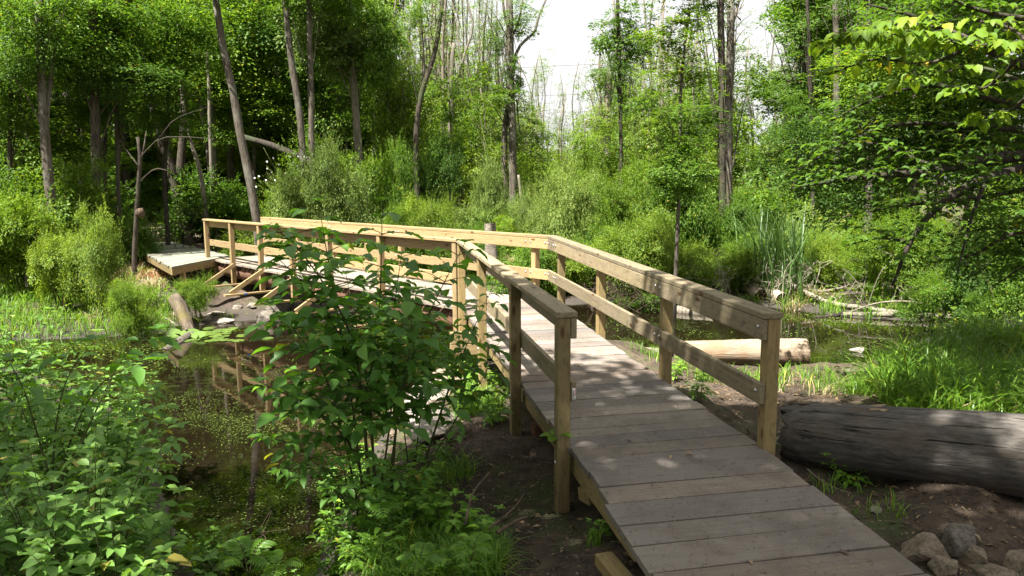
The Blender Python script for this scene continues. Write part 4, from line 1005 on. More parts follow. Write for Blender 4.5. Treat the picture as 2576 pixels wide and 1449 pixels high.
# thicket in the lower left corner
GH = 'oval leaved shrubs of the lower left thicket'; LH = 'oval leaved green shrub of the thicket filling the lower left corner'
ph = []
for k in range(4):
    r = random.Random(300 + k); st = []
    for q in range(9):
        a = r.uniform(0, 6.28); h = r.uniform(.65, 1.15); o_ = r.uniform(.15, .5)
        st.append([Vector((math.cos(a) * .06, math.sin(a) * .06, 0)), Vector((math.cos(a) * .12, math.sin(a) * .12, h * .5)), Vector((math.cos(a) * o_, math.sin(a) * o_, h))])
    t = empty('shrub', (0, 0, 0), LH, 'shrub', GH)
    mb, (V, FS) = near_bush(st,   .066, .070, .60, 310 + k, twig=.22, start=.14, r0=.0045, droop=.1, jit=.25)
    mb.build('stem', M['stem'], t); o = bpy.data.objects.new('foliage', np_mesh('foliage', V, FS, M['lf_honey'], True)); col.objects.link(o); o.parent = t
    ph.append(t)
spots = [(60, 3.0), (190, 3.05), (-80, 3.4), (110, 3.6), (260, 3.75), (20, 4.2), (170, 4.4), (240, 4.7), (60, 5.0), (210, 5.4), (-60, 5.2), (120, 6.0), (200, 5.8), (30, 6.6), (250, 6.4), (-100, 6.4), (-40, 2.9), (130, 2.75), (-150, 3.9), (240, 2.8)]
for i, (px, Y) in enumerate(spots):
    o = ph[i] if i < 4 else copy_tree(ph[i % 4]); b = dep(px, 700, Y); s_ = R.uniform(.85, 1.12)
    o.location = (b.x, Y, max(g1(b.x, Y), -1.0) - .02); o.scale = (s_, s_, s_ * R.uniform(.9, 1.1)); o.rotation_euler = (R.uniform(-.08, .08), R.uniform(-.08, .08), R.uniform(0, 6.28))
near_plant('shrub', 'taller shrub with large pointed leaves reaching over the pond from the left thicket', 'shrub',
    [S((150, 1250, 4.2), (180, 1100, 4.2), (260, 960, 4.2), (400, 905, 4.2)), S((130, 1250, 4.3), (140, 1080, 4.3), (170, 950, 4.3), (235, 860, 4.3)),
     S((140, 1250, 4.1), (90, 1080, 4.1), (60, 980, 4.1), (20, 905, 4.1)), S((150, 1260, 4.3), (220, 1080, 4.5), (310, 900, 4.7), (400, 830, 4.8))],
    'lf_near', gap=.16, L=.125, wid=.52, seed=14, twig=.3, start=.5, r0=.007)
GN, LN = 'low broad leaved seedlings on the near bank', 'low broad leaved green seedling on the near bank under the tall central shrub'
pn = []
for k in range(3):
    r = random.Random(340 + k); st = []
    for q in range(5):
        a = r.uniform(0, 6.28); h = r.uniform(.12, .30); o_ = r.uniform(.05, .2)
        st.append([Vector((math.cos(a) * .02, math.sin(a) * .02, 0)), Vector((math.cos(a) * .04, math.sin(a) * .04, h * .5)), Vector((math.cos(a) * o_, math.sin(a) * o_, h))])
    t = empty('seedling', (0, 0, 0), LN, 'seedling', GN)
    mb, (V, FS) = near_bush(st, .05, .06, .5, 350 + k, twig=.08, start=.3, r0=.003, droop=.15, jit=.25)
    mb.build('stem', M['stem'], t); o = bpy.data.objects.new('foliage', np_mesh('foliage', V, FS, M['lf_honey' if k == 1 else 'lf_fern'], True)); col.objects.link(o); o.parent = t
    pn.append(t)
SP = [(R.uniform(880, 1130), R.uniform(1150, 1320)) for _ in range(16)] + [(R.uniform(900, 1230), R.uniform(1300, 1480)) for _ in range(22)] + [(R.uniform(1140, 1290), R.uniform(950, 1090)) for _ in range(14)] + [(R.uniform(380, 780), R.uniform(1400, 1500)) for _ in range(12)] + [(R.uniform(820, 970), R.uniform(1190, 1470)) for _ in range(22)] + [(1510, 1360), (2140, 1225), (1760, 1010), (1700, 960)]
for i, (px, py) in enumerate(SP):
    o = pn[i] if i < 3 else copy_tree(pn[i % 3]); b = hit(px, py)
    o.location = (b.x, b.y, max(g1(b.x, b.y), WATER) - .01); s_ = R.uniform(.6, 1.3); o.scale = (s_,) * 3; o.rotation_euler = (0, 0, R.uniform(0, 6.28))
# ferns
def fern_me(seed, nf, L, kind='mid'):
    r = random.Random(seed); mb = MB(); P = []; D = []; NN = []; LL = []
    for f in range(nf):
        a = 6.28 * f / nf + r.uniform(-.4, .4); h = Vector((math.cos(a), math.sin(a), 0)); l = L * r.uniform(.75, 1.15)
        st = spline([Vector((0, 0, 0)), h * l * .25 + Vector((0, 0, l * .55)), h * l * .62 + Vector((0, 0, l * .75)), h * l * 1.05 + Vector((0, 0, l * .55))], 16)
        mb.tube(st, [.004 * (1 - .05 * q) for q in range(16)], 5)
        sd = Vector((-h.y, h.x, 0))
        for q in range(4, 16):
            g = (q - 4) / 11; w = math.sin(math.pi * (.18 + .80 * g)) * .40 * l + .012
            t = (st[min(q + 1, 15)] - st[q - 1]).normalized()
            for s_ in (-1, 1):
                d = sd * s_ + t * .45 + Vector((0, 0, -.15)); P.append(st[q]); D.append(d); NN.append(t.cross(sd) * 1.0 * (1 if t.cross(sd).z > 0 else -1)); LL.append(w)
    V, FS = leaves(np.array([tuple(p) for p in P]), np.array([tuple(p) for p in D]), np.array([tuple(p) for p in NN]), np.array(LL), kind, .34)
    return mb, V, FS
fe = None
FERN = [(950, 1300, 4.5, 1.0, 'yellow green fern glowing at the foot of the tall central shrub'), (1085, 1290, 4.7, .8, 'small fern right of the central shrub foot'),
        (1185, 1400, 3.75, .75, 'upright bright fern standing in the grass at the bottom'), (625, 1440, 3.5, .9, 'toothed bright plant at the bottom edge over the dark water'),
        (700, 1445, 3.45, .8, 'second toothed bright plant, right of the first over the dark water'), (1240, 1060, 6.0, .8, 'pale fern before the second left post'), (1395, 1110, 4.9, .6, 'small fern leaning out from under the deck edge'), (1055, 1430, 3.6, .8, 'low fern in the grass at the bottom')]
for i, (px, py, Y, s_, lb_) in enumerate(FERN):
    mb, V, FS = fern_me(400 + i, 4, .25)
    b = dep(px, py, Y); t = empty('fern', (b.x, Y, max(b.z - .02, g1(b.x, Y) - .02)), lb_, 'fern')
    o = bpy.data.objects.new('stem', mb.mesh('stem', M['stem'])); col.objects.link(o); o.parent = t
    o = bpy.data.objects.new('frond', np_mesh('frond', V, FS, M['lf_fern'], True)); col.objects.link(o); o.parent = t
    t.scale = (s_ * .75,) * 3; t.rotation_euler = (0, 0, i * 1.3)

# ------------------------------------------------------------------ grass, reeds, litter
def blades(P, h, w, lean, rs):
    n = len(P); a = rs.rand(n) * 2 * np.pi; d = np.stack([np.cos(a), np.sin(a), np.zeros(n)], 1); s = np.stack([-np.sin(a), np.cos(a), np.zeros(n)], 1)
    hh = h * rs.uniform(.6, 1.25, n)[:, None]; ln = lean * rs.uniform(.3, 1.5, n)[:, None]; ww = w * rs.uniform(.7, 1.3, n)[:, None]
    z = np.array([[0, 0, 1.0]]); V = []
    for t, k in ((0, 1), (.4, .9), (.75, .6)):
        c = P + d * (ln * hh * t * t) + z * hh * (t - .35 * np.minimum(ln, 1.3) * t ** 3)
        V += [c - s * ww * k / 2, c + s * ww * k / 2]
    V.append(P + d * (ln * hh) + z * hh * (1 - .38 * np.minimum(ln, 1.3) ))
    V = np.stack(V, 1).reshape(-1, 3); b = np.arange(n)[:, None] * 7
    return V, [np.concatenate([b + np.array([[0, 1, 3, 2]]), b + np.array([[2, 3, 5, 4]])]), b + np.array([[4, 5, 6]])]
def scatter(poly_px, n, rs, z=-.6, clump=0, world=False):
    """random ground points inside a picture polygon laid onto the ground"""
    W_ = np.array(poly_px if world else [list(at(x, y, z))[:2] for x, y in poly_px]); lo, hi = W_.min(0), W_.max(0); out = []
    cl = rs.uniform(lo, hi, (max(clump, 1), 2))
    A, B = W_, np.roll(W_, -1, 0); got = 0
    while got < n:
        if clump: p = cl[rs.randint(len(cl), size=n * 2)] + rs.randn(n * 2, 2) * .12
        else: p = rs.uniform(lo, hi, (n * 2, 2))
        ins = np.zeros(len(p), bool)
        for a, b in zip(A, B):
            ins ^= ((a[1] > p[:, 1]) != (b[1] > p[:, 1])) & (p[:, 0] < (b[0] - a[0]) * (p[:, 1] - a[1]) / (b[1] - a[1] + 1e-12) + a[0])
        p = p[ins]; out.append(p); got += len(p)
        if clump and got == 0: cl = rs.uniform(lo, hi, (clump, 2))
    p = np.concatenate(out)[:n]
    return np.column_stack([p, np.concatenate([gz(p[i:i + 6000, 0], p[i:i + 6000, 1]) for i in range(0, len(p), 6000)])])
def on_deck(P, m=.1):
    d = P[:, :2] - np.array([PX, PY]); bad = np.zeros(len(P), bool)
    for t, lo, hi in ((T1, -12, .4), (T2, -.3, 10.3)):
        a = d @ np.array([math.sin(t), math.cos(t)]); l = d @ np.array([math.cos(t), -math.sin(t)])
        bad |= (a > lo) & (a < hi) & (np.abs(l) < W / 2 + m)
    return bad
def grass(name, label, parts, mat):
    """parts: (poly, n, height, width, lean, clumps, zguess)"""
    L_ = []; rs = np.random.RandomState(abs(hash(len(label))) % 1000)
    for poly, n, h, w, lean, cl, z in parts:
        P = scatter(poly, n, rs, z, cl); P = P[(P[:, 2] > WATER - .03) & ~on_deck(P, .02)]
        L_.append(blades(P, h, w, lean, rs))
    V, FS = join(L_)
    return tag(mesh_obj(name, np_mesh(name, V, FS, M[mat], True), (0, 0, 0)), label, 'grass', kind='stuff')
grass('grass', 'lush tall arching grass on the right bank behind the dark log',
      [([(2185, 985), (2260, 900), (2330, 862), (2600, 850), (2700, 1100), (2400, 1110), (2230, 1080)], 2600, .50, .014, 1.15, 150, -.6), ([(2185, 985), (2260, 900), (2330, 862), (2600, 850), (2700, 1100), (2400, 1110), (2230, 1080)], 2600, .40, .010, 1.0, 0, -.6), ([(2000, 960), (2200, 960), (2200, 1060), (2000, 1040)], 260, .22, .008, .8, 14, -.8)], 'grass')
grass('grass', 'thin weedy grass thinning out around the tall grass and on the mud', [([(2080, 1000), (2180, 900), (2300, 840), (2340, 860), (2220, 1000), (2240, 1085), (2120, 1060)], 500, .26, .009, 1.1, 40, -.75)], 'grass')
grass('grass', 'sunlit grass on the far left bank', [([(-60, 850), (-60, 720), (200, 735), (430, 760), (420, 800), (200, 832)], 5200, .32, .012, .7, 0, -.75), ([(280, 800), (560, 790), (600, 730), (430, 690), (300, 690)], 900, .22, .01, .8, 60, -.6)], 'grass')
grass('grass', 'sunny grass behind the bend of the railing', [([(1180, 740), (1240, 590), (1560, 620), (1500, 700), (1400, 745)], 5200, .38, .016, .7, 0, -.85), ([(650, 640), (660, 600), (1200, 590), (1200, 700)], 4500, .3, .016, .7, 0, -.75)], 'grass')
grass('grass', 'thin grass tufts on the near bank left of the deck', [([(900, 1449), (960, 1320), (1180, 1290), (1270, 1390), (1270, 1500), (900, 1500)], 2300, .20, .008, .9, 40, -.55), ([(1130, 1060), (1170, 950), (1270, 930), (1290, 1080)], 1500, .24, .008, .8, 30, -.6),
       ([(1000, 1260), (1090, 1120), (1200, 1150), (1150, 1250)], 420, .15, .007, .9, 14, -.55), ([(1470, 1370), (1540, 1330), (1530, 1400)], 60, .13, .005, .6, 3, -.47)], 'grass')
grass('grass', 'sparse grass on the mud between the right railing and the pond', [([(1560, 900), (1640, 905), (1900, 990), (2000, 960), (1980, 1040), (1750, 985)], 700, .2, .008, .8, 40, -.8), ([(2000, 1180), (2250, 1230), (2300, 1330), (2100, 1260)], 90, .12, .006, .8, 10, -.5), ([(1700, 800), (2450, 790), (2450, 740), (1700, 720)], 2600, .3, .014, .8, 70, -.85)], 'grass')
grass('straw', 'dry bent straw and dead stalks on the banks', [([(2185, 985), (2260, 900), (2330, 862), (2600, 850), (2700, 1100), (2400, 1110), (2230, 1080)], 260, .38, .009, 1.2, 0, -.6), ([(1750, 960), (2150, 960), (2200, 1060), (2000, 1080)], 120, .18, .006, 1.3, 0, -.8), ([(200, 800), (480, 800), (470, 700), (300, 690)], 900, .3, .009, 1.3, 24, -.65), ([(1880, 760), (2150, 770), (2150, 720), (1900, 690)], 700, .35, .012, 1.2, 14, -.8), ([(1240, 690), (1310, 700), (1320, 640), (1250, 620)], 500, .4, .012, 1.2, 6, -.8)], 'straw')
# undergrowth over the forest and marsh floor
rs = np.random.RandomState(21); PU = []
for (x0, x1, y0, y1, n, hh) in ((-22, 24, 18, 34, 15000, .55), (-30, 34, 34, 76, 15000, .9), (6, 16, 9, 20, 9000, .45), (-14, -6.5, 12, 19, 2600, .3)):
    p = np.column_stack([rs.uniform(x0, x1, n), rs.uniform(y0, y1, n)]); p = p[(~on_deck(p, .5))]
    z = np.concatenate([gz(p[i:i + 6000, 0], p[i:i + 6000, 1]) for i in range(0, len(p), 6000)])
    dens = .5 + .5 * np.sin(p[:, 0] * 1.3 + 2 * np.sin(p[:, 1] * .7)) * np.cos(p[:, 1] * 1.1 + p[:, 0] * .4)
    pth = (p[:, 0] > -13) & (p[:, 0] < -7) & (p[:, 1] > 16) & (p[:, 1] < 34) & (np.abs(p[:, 0] + 10.4 + (p[:, 1] - 21) * .08) < 2.2)
    k = (rs.rand(len(p)) < .35 + .65 * dens) & (z > WATER + .05) & ~(pth & (rs.rand(len(p)) < .85))
    p, z = p[k], z[k]; m = len(p)
    PU.append(leaves(np.column_stack([p, z + hh * rs.rand(m) ** 1.3 * (.3 + dens[k])]), rs.randn(m, 3) * np.array([1, 1, .4]), rs.randn(m, 3) * .4 + np.array([0, 0, 1]), (.09 + .004 * np.maximum(p[:, 1] - 15, 0)) * rs.uniform(.7, 1.3, m), 'far', .6))
V, FS = join(PU)
tag(mesh_obj('undergrowth', np_mesh('undergrowth', V, FS, M['lf_bright']), (0, 0, 0)), 'low leafy ground cover over the forest and marsh floor', 'undergrowth', kind='stuff')
# dead leaves and bark crumbs on soil and deck
rs = np.random.RandomState(31)
p = np.column_stack([rs.uniform(-2.5, 5.5, 26000), rs.uniform(2.2, 9.5, 26000)]); z = np.concatenate([gz(p[i:i + 6000, 0], p[i:i + 6000, 1]) for i in range(0, 26000, 6000)])
k = (z > WATER + .04) & ~on_deck(p, -.1); p, z = p[k], z[k]
q = np.column_stack([rs.uniform(-13, -4, 5000), rs.uniform(13.5, 24, 5000)]); zq = gz(q[:, 0], q[:, 1]); k = zq > WATER + .04; p = np.concatenate([p, q[k]]); z = np.concatenate([z, zq[k]]); m = len(p)
tw_ = rs.rand(m) < .05
lit = leaves(np.column_stack([p, z + .006 + rs.rand(m) * .012]), rs.randn(m, 3) * np.array([1, 1, .15]), rs.randn(m, 3) * .3 + np.array([0, 0, 1]), np.where(rs.rand(m) < .06, rs.uniform(.05, .085, m), rs.uniform(.008, .035, m)), 'far', .45)
tag(mesh_obj('leaf_litter', np_mesh('leaf_litter', *lit, M['litter']), (0, 0, 0)), 'brown dead leaves and bark bits strewn over the soil', 'leaf litter', kind='stuff')
a = rs.uniform(-9, 0, 3600); l = rs.uniform(-.6, .6, 3600); pts = np.array([tuple(bp(1, x, y, .006)) for x, y in zip(a, l)])
lit = leaves(pts, rs.randn(3600, 3) * np.array([1, 1, .05]), rs.randn(3600, 3) * .2 + np.array([0, 0, 1]), np.where(rs.rand(3600) < .006, .06, rs.uniform(.004, .018, 3600)), 'far', .45)
tag(mesh_obj('deck_litter', np_mesh('deck_litter', *lit, M['litter']), (0, 0, 0)), 'crumbs and dry leaf bits lying on the near deck boards', 'leaf litter', kind='stuff')
# floating weed on the pond
def weed(poly, n, lo, hi, rs, cl=0):
    W_ = [list(at(x, y, WATER))[:2] for x, y in poly]; P = scatter(W_, n, rs, 0, cl, True); P = P[P[:, 2] < WATER]; P[:, 2] = WATER + .003 + rs.rand(len(P)) * .003; m = len(P)
    k = (np.sin(P[:, 0] * 3.1 + 1.7 * np.sin(P[:, 1] * 2.2)) + np.sin(P[:, 1] * 2.7 + P[:, 0]) + rs.randn(m) * .45) > .1
    P = P[k]; m = len(P)
    return leaves(P, rs.randn(m, 3) * np.array([1, 1, .02]), rs.randn(m, 3) * .03 + np.array([0, 0, 1]), rs.uniform(lo, hi, m), 'far', .7)
V, FS = join([weed([(430, 930), (1000, 960), (960, 1200), (780, 1500), (560, 1500), (380, 1150)], 8000, .007, .024, rs), weed([(500, 1040), (960, 1060), (930, 1180), (600, 1200)], 3000, .008, .02, rs),
              weed([(380, 850), (760, 860), (760, 960), (420, 960)], 500, .015, .04, rs), weed([(1450, 800), (2300, 820), (2200, 900), (1500, 870)], 1300, .015, .05, rs), weed([(1900, 770), (2450, 800), (2400, 830), (1900, 800)], 1500, .02, .06, rs), weed([(0, 870), (420, 850), (400, 960), (100, 960)], 1300, .02, .06, rs)])
tag(mesh_obj('floating_weed', np_mesh('floating_weed', V, FS, M['weed']), (0, 0, 0)), 'specks of green weed floating on the dark pond', 'pond weed', kind='stuff')
# cattail stands
def cattails(label, px, Y, wpx, n, h, seed):
    rs = np.random.RandomState(seed); b = dep(px, 600, Y); k = wpx / PXM(Y)
    P = np.column_stack([b.x + rs.randn(n) * k * .21, Y + rs.randn(n) * .5]); P = np.column_stack([P, gz(P[:, 0], P[:, 1])])
    V, FS = blades(P, h, .026, .42, rs)
    return tag(mesh_obj('cattails', np_mesh('cattails', V, FS, M['reed'], True), (0, 0, 0)), label, 'cattails', kind='stuff')
cattails('tall stand of green cattails on the far bank at the right', 1960, 17.2, 150, 300, 2.1, 1)
cattails('cattails around the foot of the double stemmed tree', 1245, 26, 190, 300, 1.9, 2)
# lily pads
lp = MB(); nseg = 14
vs = [(0, 0, 0)] + [(math.cos(a) * 1, math.sin(a) * 1, .02 * math.sin(3 * a)) for a in [math.radians(14) + math.radians(332) * i / nseg for i in range(nseg + 1)]]
lp.add(vs, [(0, i + 1, i + 2) for i in range(nseg)]); lme = lp.mesh('lily_pad', M['lily'])
GL, LL_ = 'lily pads beside the leaning log', 'flat green lily pad floating beside the foot of the leaning log'
for i in range(64):
    px = R.gauss(530, 48) if i < 44 else R.gauss(400, 30); py = R.uniform(822, 858); p = at(px, py, WATER + .006 + i * .0002); s_ = R.uniform(.06, .12)
    tag(mesh_obj('lily_pad', lme, p, None, (0, 0, R.uniform(0, 6.28)), (s_, s_, s_)), LL_, 'lily pad', GL)
for i, (px, py, s_, tx, ty) in enumerate([(438, 848, .13, .5, .3), (456, 838, .12, -.6, .5), (470, 850, .11, .2, -.5), (485, 846, .13, -.3, -.3), (425, 866, .12, .3, .1), (500, 852, .12, .1, .4)]):
    tag(mesh_obj('lily_pad', lme, at(px, py, WATER) + Vector((0, 0, .07)), None, (tx, ty, i), (s_,) * 3), 'shiny raised lily leaf tilted above the floating pads', 'lily leaf', 'raised lily leaves at the leaning log')

# ------------------------------------------------------------------ overhanging tree at the right
ot = empty('overhanging_tree', (5.7, 6.6, g1(5.7, 6.6)), 'large dark limbed tree reaching in from the right over the pond', 'tree')
b0 = ot.location
mb = MB(); mb.tube(spline([b0 + Vector((0, 0, -.2)), Vector((5.6, 6.7, .9)), Vector((5.3, 6.7, 2.2)), Vector((5.0, 6.4, 4.0)), Vector((4.5, 5.9, 6.0)), Vector((4.2, 5.6, 7.6))], 14), [.2 - .011 * i for i in range(14)], 12, .07, random.Random(2))
LIM = [([(2700, 380, 6.8), (2500, 400, 6.9), (2360, 428, 7.0), (2230, 440, 7.1), (2120, 452, 7.3), (2010, 470, 7.5)], .045),
       ([(2700, 395, 6.8), (2480, 450, 6.7), (2360, 520, 6.6), (2290, 610, 6.5), (2245, 720, 6.5)], .04),
       ([(2480, 450, 6.7), (2440, 560, 6.5), (2405, 700, 6.5)], .018), ([(2360, 428, 7), (2280, 390, 7.2), (2180, 360, 7.4), (2060, 390, 7.6)], .02),
       ([(2700, 220, 6.5), (2450, 110, 6.6), (2330, 50, 6.7), (2180, 10, 6.9)], .03), ([(2700, 60, 6), (2480, 30, 6), (2340, -30, 6)], .02),
       ([(2700, 300, 7), (2500, 250, 7.2), (2350, 215, 7.3), (2200, 250, 7.4), (2080, 310, 7.6)], .025), ([(2700, 560, 6.5), (2540, 590, 6.6), (2450, 640, 6.8), (2340, 660, 7)], .02),
       ([(2700, 450, 7.5), (2450, 500, 7.8), (2250, 520, 8), (2060, 560, 8.2)], .022), ([(2600, 330, 7.5), (2300, 310, 7.8), (2150, 350, 8), (2000, 430, 8.2)], .022),
       ([(2700, 680, 6.7), (2600, 660, 6.9), (2500, 720, 7.2)], .018), ([(2700, 140, 7.4), (2560, 170, 7.5), (2420, 180, 7.7)], .02), ([(2290, 610, 6.5), (2210, 600, 6.8), (2120, 620, 7.2)], .012)]
st = [[dep(*p) for p in l] for l, r_ in LIM]
for s_, (l, r_) in zip(st, LIM):
    n = len(s_) * 4; mb.tube(spline(s_, n), [r_ * 1.35 * (1 - .8 * i / (n - 1)) for i in range(n)], 7, .08, random.Random(n))
mb.build('trunk', M['bark_dark'], ot)
tw, (V, FS) = near_bush(st, .115, .085, .52, 77, twig=1.0, start=.05, r0=.006, droop=.15, jit=.28)
tw.build('twig', M['bark_dark'], ot)
o = bpy.data.objects.new('crown', np_mesh('crown_overhang', V - np.array(b0), FS, M['lf_maple'], True)); col.objects.link(o); o.parent = ot
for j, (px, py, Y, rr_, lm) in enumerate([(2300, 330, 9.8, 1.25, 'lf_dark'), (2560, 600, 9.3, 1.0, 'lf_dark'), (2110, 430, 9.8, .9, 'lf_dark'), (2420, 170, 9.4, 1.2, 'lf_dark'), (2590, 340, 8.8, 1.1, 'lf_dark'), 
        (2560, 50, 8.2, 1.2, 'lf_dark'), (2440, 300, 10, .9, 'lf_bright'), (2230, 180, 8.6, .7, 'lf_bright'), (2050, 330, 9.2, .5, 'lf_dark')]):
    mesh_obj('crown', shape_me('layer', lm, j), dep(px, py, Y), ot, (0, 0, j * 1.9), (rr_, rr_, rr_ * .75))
mesh_obj('crown', shape_me('full', 'lf_dark', 1), (3.5, 5.0, 8.0), ot, (0, 0, 2), (2.0, 1.9, 1.2))  # upper crowns above the view, added to shade the limbs below
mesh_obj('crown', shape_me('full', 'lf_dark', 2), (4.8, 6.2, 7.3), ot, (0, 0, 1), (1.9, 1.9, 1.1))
near_plant('elm_branch_tree', 'young tree whose big bright toothed leaves catch the sun high at the right', 'tree',
    [[Vector((4.6, 4.9, -.6)), Vector((4.4, 5.1, 1.2)), dep(2640, 170, 5.4), dep(2450, 115, 5.5), dep(2300, 95, 5.6), dep(2150, 90, 5.7), dep(2050, 115, 5.8)],
     [dep(2450, 115, 5.5), dep(2330, 160, 5.7), dep(2200, 150, 5.8), dep(2080, 190, 5.9)], [dep(2560, 150, 5.5), dep(2480, 220, 5.8), dep(2380, 240, 6.0)], [dep(2500, 130, 5.5), dep(2400, 80, 5.9), dep(2280, 60, 6.1), dep(2170, 75, 6.3)],
     [dep(2560, 200, 5.7), dep(2460, 170, 6), dep(2340, 190, 6.2), dep(2240, 215, 6.4)], [dep(2600, 120, 5.5), dep(2540, 70, 5.8), dep(2440, 50, 6.0)], [dep(2600, 230, 5.6), dep(2520, 290, 5.9), dep(2430, 310, 6.2)]],
    'lf_bright', stemmat='bark_dark', gap=.07, L=.105, wid=.66, seed=19, twig=.32, start=.40, r0=.016, droop=.7)

# ------------------------------------------------------------------ rocks
def rock_me(seed, sub=3, planes=16):
    r = random.Random(seed); bm = bmesh.new(); bmesh.ops.create_icosphere(bm, subdivisions=4, radius=1)
    pl = []
    for _ in range(planes):
        n = Vector((r.gauss(0, 1), r.gauss(0, 1), r.gauss(0, 1))).normalized(); pl.append((n, r.uniform(.50, .85)))
    for v in bm.verts:
        for n, d in pl:
            e = v.co.dot(n) - d
            if e > 0: v.co -= n * e * .92
        v.co += v.co.normalized() * (.03 * math.sin(v.co.x * 7 + seed) * math.cos(v.co.y * 8 + v.co.z * 6) + .012 * math.sin(v.co.x * 23 + v.co.z * 19) * math.cos(v.co.y * 21 + seed) + r.uniform(-.006, .006))
    me = bpy.data.meshes.new('rock'); bm.to_mesh(me); bm.free(); return me
RK = {}
def rock(label, px, py, Y, wpx, hpx, mat, rz=0, tilt=0, group=None, ground=True, cat='rock', name='rock', seed=None):
    sd = seed if seed is not None else int(px * 7 + py) % 9
    if (sd, mat) not in RK:
        RK[(sd, mat)] = rock_me(sd); RK[(sd, mat)].materials.append(M[mat])
    c = hit(px, py + hpx * .38); k = c.y / F; c.z += hpx * k * .25
    return tag(mesh_obj(name, RK[(sd, mat)], c, None, (tilt, 0, rz), (wpx * k * .70, wpx * k * .6, hpx * k * .68)), label, cat, group)
RK_L = [ # lower right pile
 (2330, 1372, 3.75, 130, 85, 'rock_brown', 'flat grey brown rock at the back left of the pile by the deck corner'),
 (2405, 1345, 3.8, 120, 90, 'rock_dark', 'dark angular rock on top of the pile by the deck corner'),
 (2440, 1385, 3.62, 90, 60, 'rock_brown', 'tan oblong rock lying over the dark one in the pile'),
 (2375, 1415, 3.55, 90, 55, 'rock_brown', 'rounded brown rock touching the deck corner'),
 (2490, 1425, 3.5, 130, 60, 'rock_brown', 'broad low rock at the front of the pile by the deck corner'),
 (2565, 1420, 3.4, 90, 130, 'rock_brown', 'large brown stone cut off by the lower right corner'),
 (2205, 1285, 4.45, 34, 16, 'rock_pale', 'small pale stone on the soil below the dark log'),
 # bank stones under the central shrub
 (1075, 985, 7.4, 120, 50, 'rock_pale', 'wide pale stone at the top of the rocks beneath the bend'),
 (1040, 1030, 6.8, 110, 60, 'rock_pale', 'pale angular stone in the middle of the rocks beneath the bend'),
 (1110, 1050, 6.6, 90, 55, 'rock_pale', 'rounded pale stone right of the angular one beneath the bend'),
 (1000, 1060, 6.4, 80, 60, 'rock_brown', 'brownish stone at the waterline of the rocks beneath the bend'),
 (1075, 1085, 6.2, 110, 46, 'rock_pale', 'flat pale stone lowest among the rocks beneath the bend'),
 (1150, 1085, 6.2, 70, 40, 'rock_brown', 'brown stone at the right end of the rocks beneath the bend'),
 (1130, 945, 8.4, 90, 36, 'rock_brown', 'brown slab near the support blocks beneath the bend'),
 # far bank
 (545, 788, 15.6, 44, 12, 'rock_pale', 'white flat stone on the mud right of the leaning log'),
 (598, 771, 16.0, 24, 12, 'rock_pale', 'small white stone above the flat one on the far mud'),
 (633, 770, 15.9, 22, 14, 'rock_pale', 'white stone closest to the outrigger on the far mud'),
 (566, 806, 15.0, 42, 13, 'rock_pale', 'long white stone at the far waterline'),
 (520, 802, 15.0, 26, 11, 'rock_pale', 'small pale stone beside the foot of the leaning log'),
 (668, 795, 15.4, 66, 36, 'rock_dark', 'grey boulder standing in the water below the brace'),
 (706, 765, 15.2, 62, 66, 'rock_dark', 'big dark boulder carrying the bridge above the water'),
 (8, 705, 17.0, 56, 34, 'rock_pale', 'pale boulder at the left edge under the bushes'),
 (2157, 880, 10.9, 30, 16, 'rock_pale', 'small grey stone standing out of the pond near the right grass'),
 (2118, 958, 9.2, 22, 10, 'rock_brown', 'little flat stone on the mud near the end of the pale log'),
 (2140, 935, 9.6, 36, 9, 'rock_dark', 'dark flat stone at the muddy edge below the pond stone'),
 (2410, 775, 15.5, 50, 16, 'rock_pale', 'pale stone on the far bank behind the fallen branch at the right'),
 (1310, 848, 13.0, 60, 14, 'rock_pale', 'pale flat rock in the water seen past the right railing'),
]
for i, (px, py, Y, w_, h_, mt, lb_) in enumerate(RK_L): rock(lb_, px, py + (10 if i < 6 else 0), Y, w_ * (.84 if i < 6 else 1), h_ * (.84 if i < 6 else 1), mt, i * 1.1, .12 * math.sin(i * 2.3), seed=i % 9)
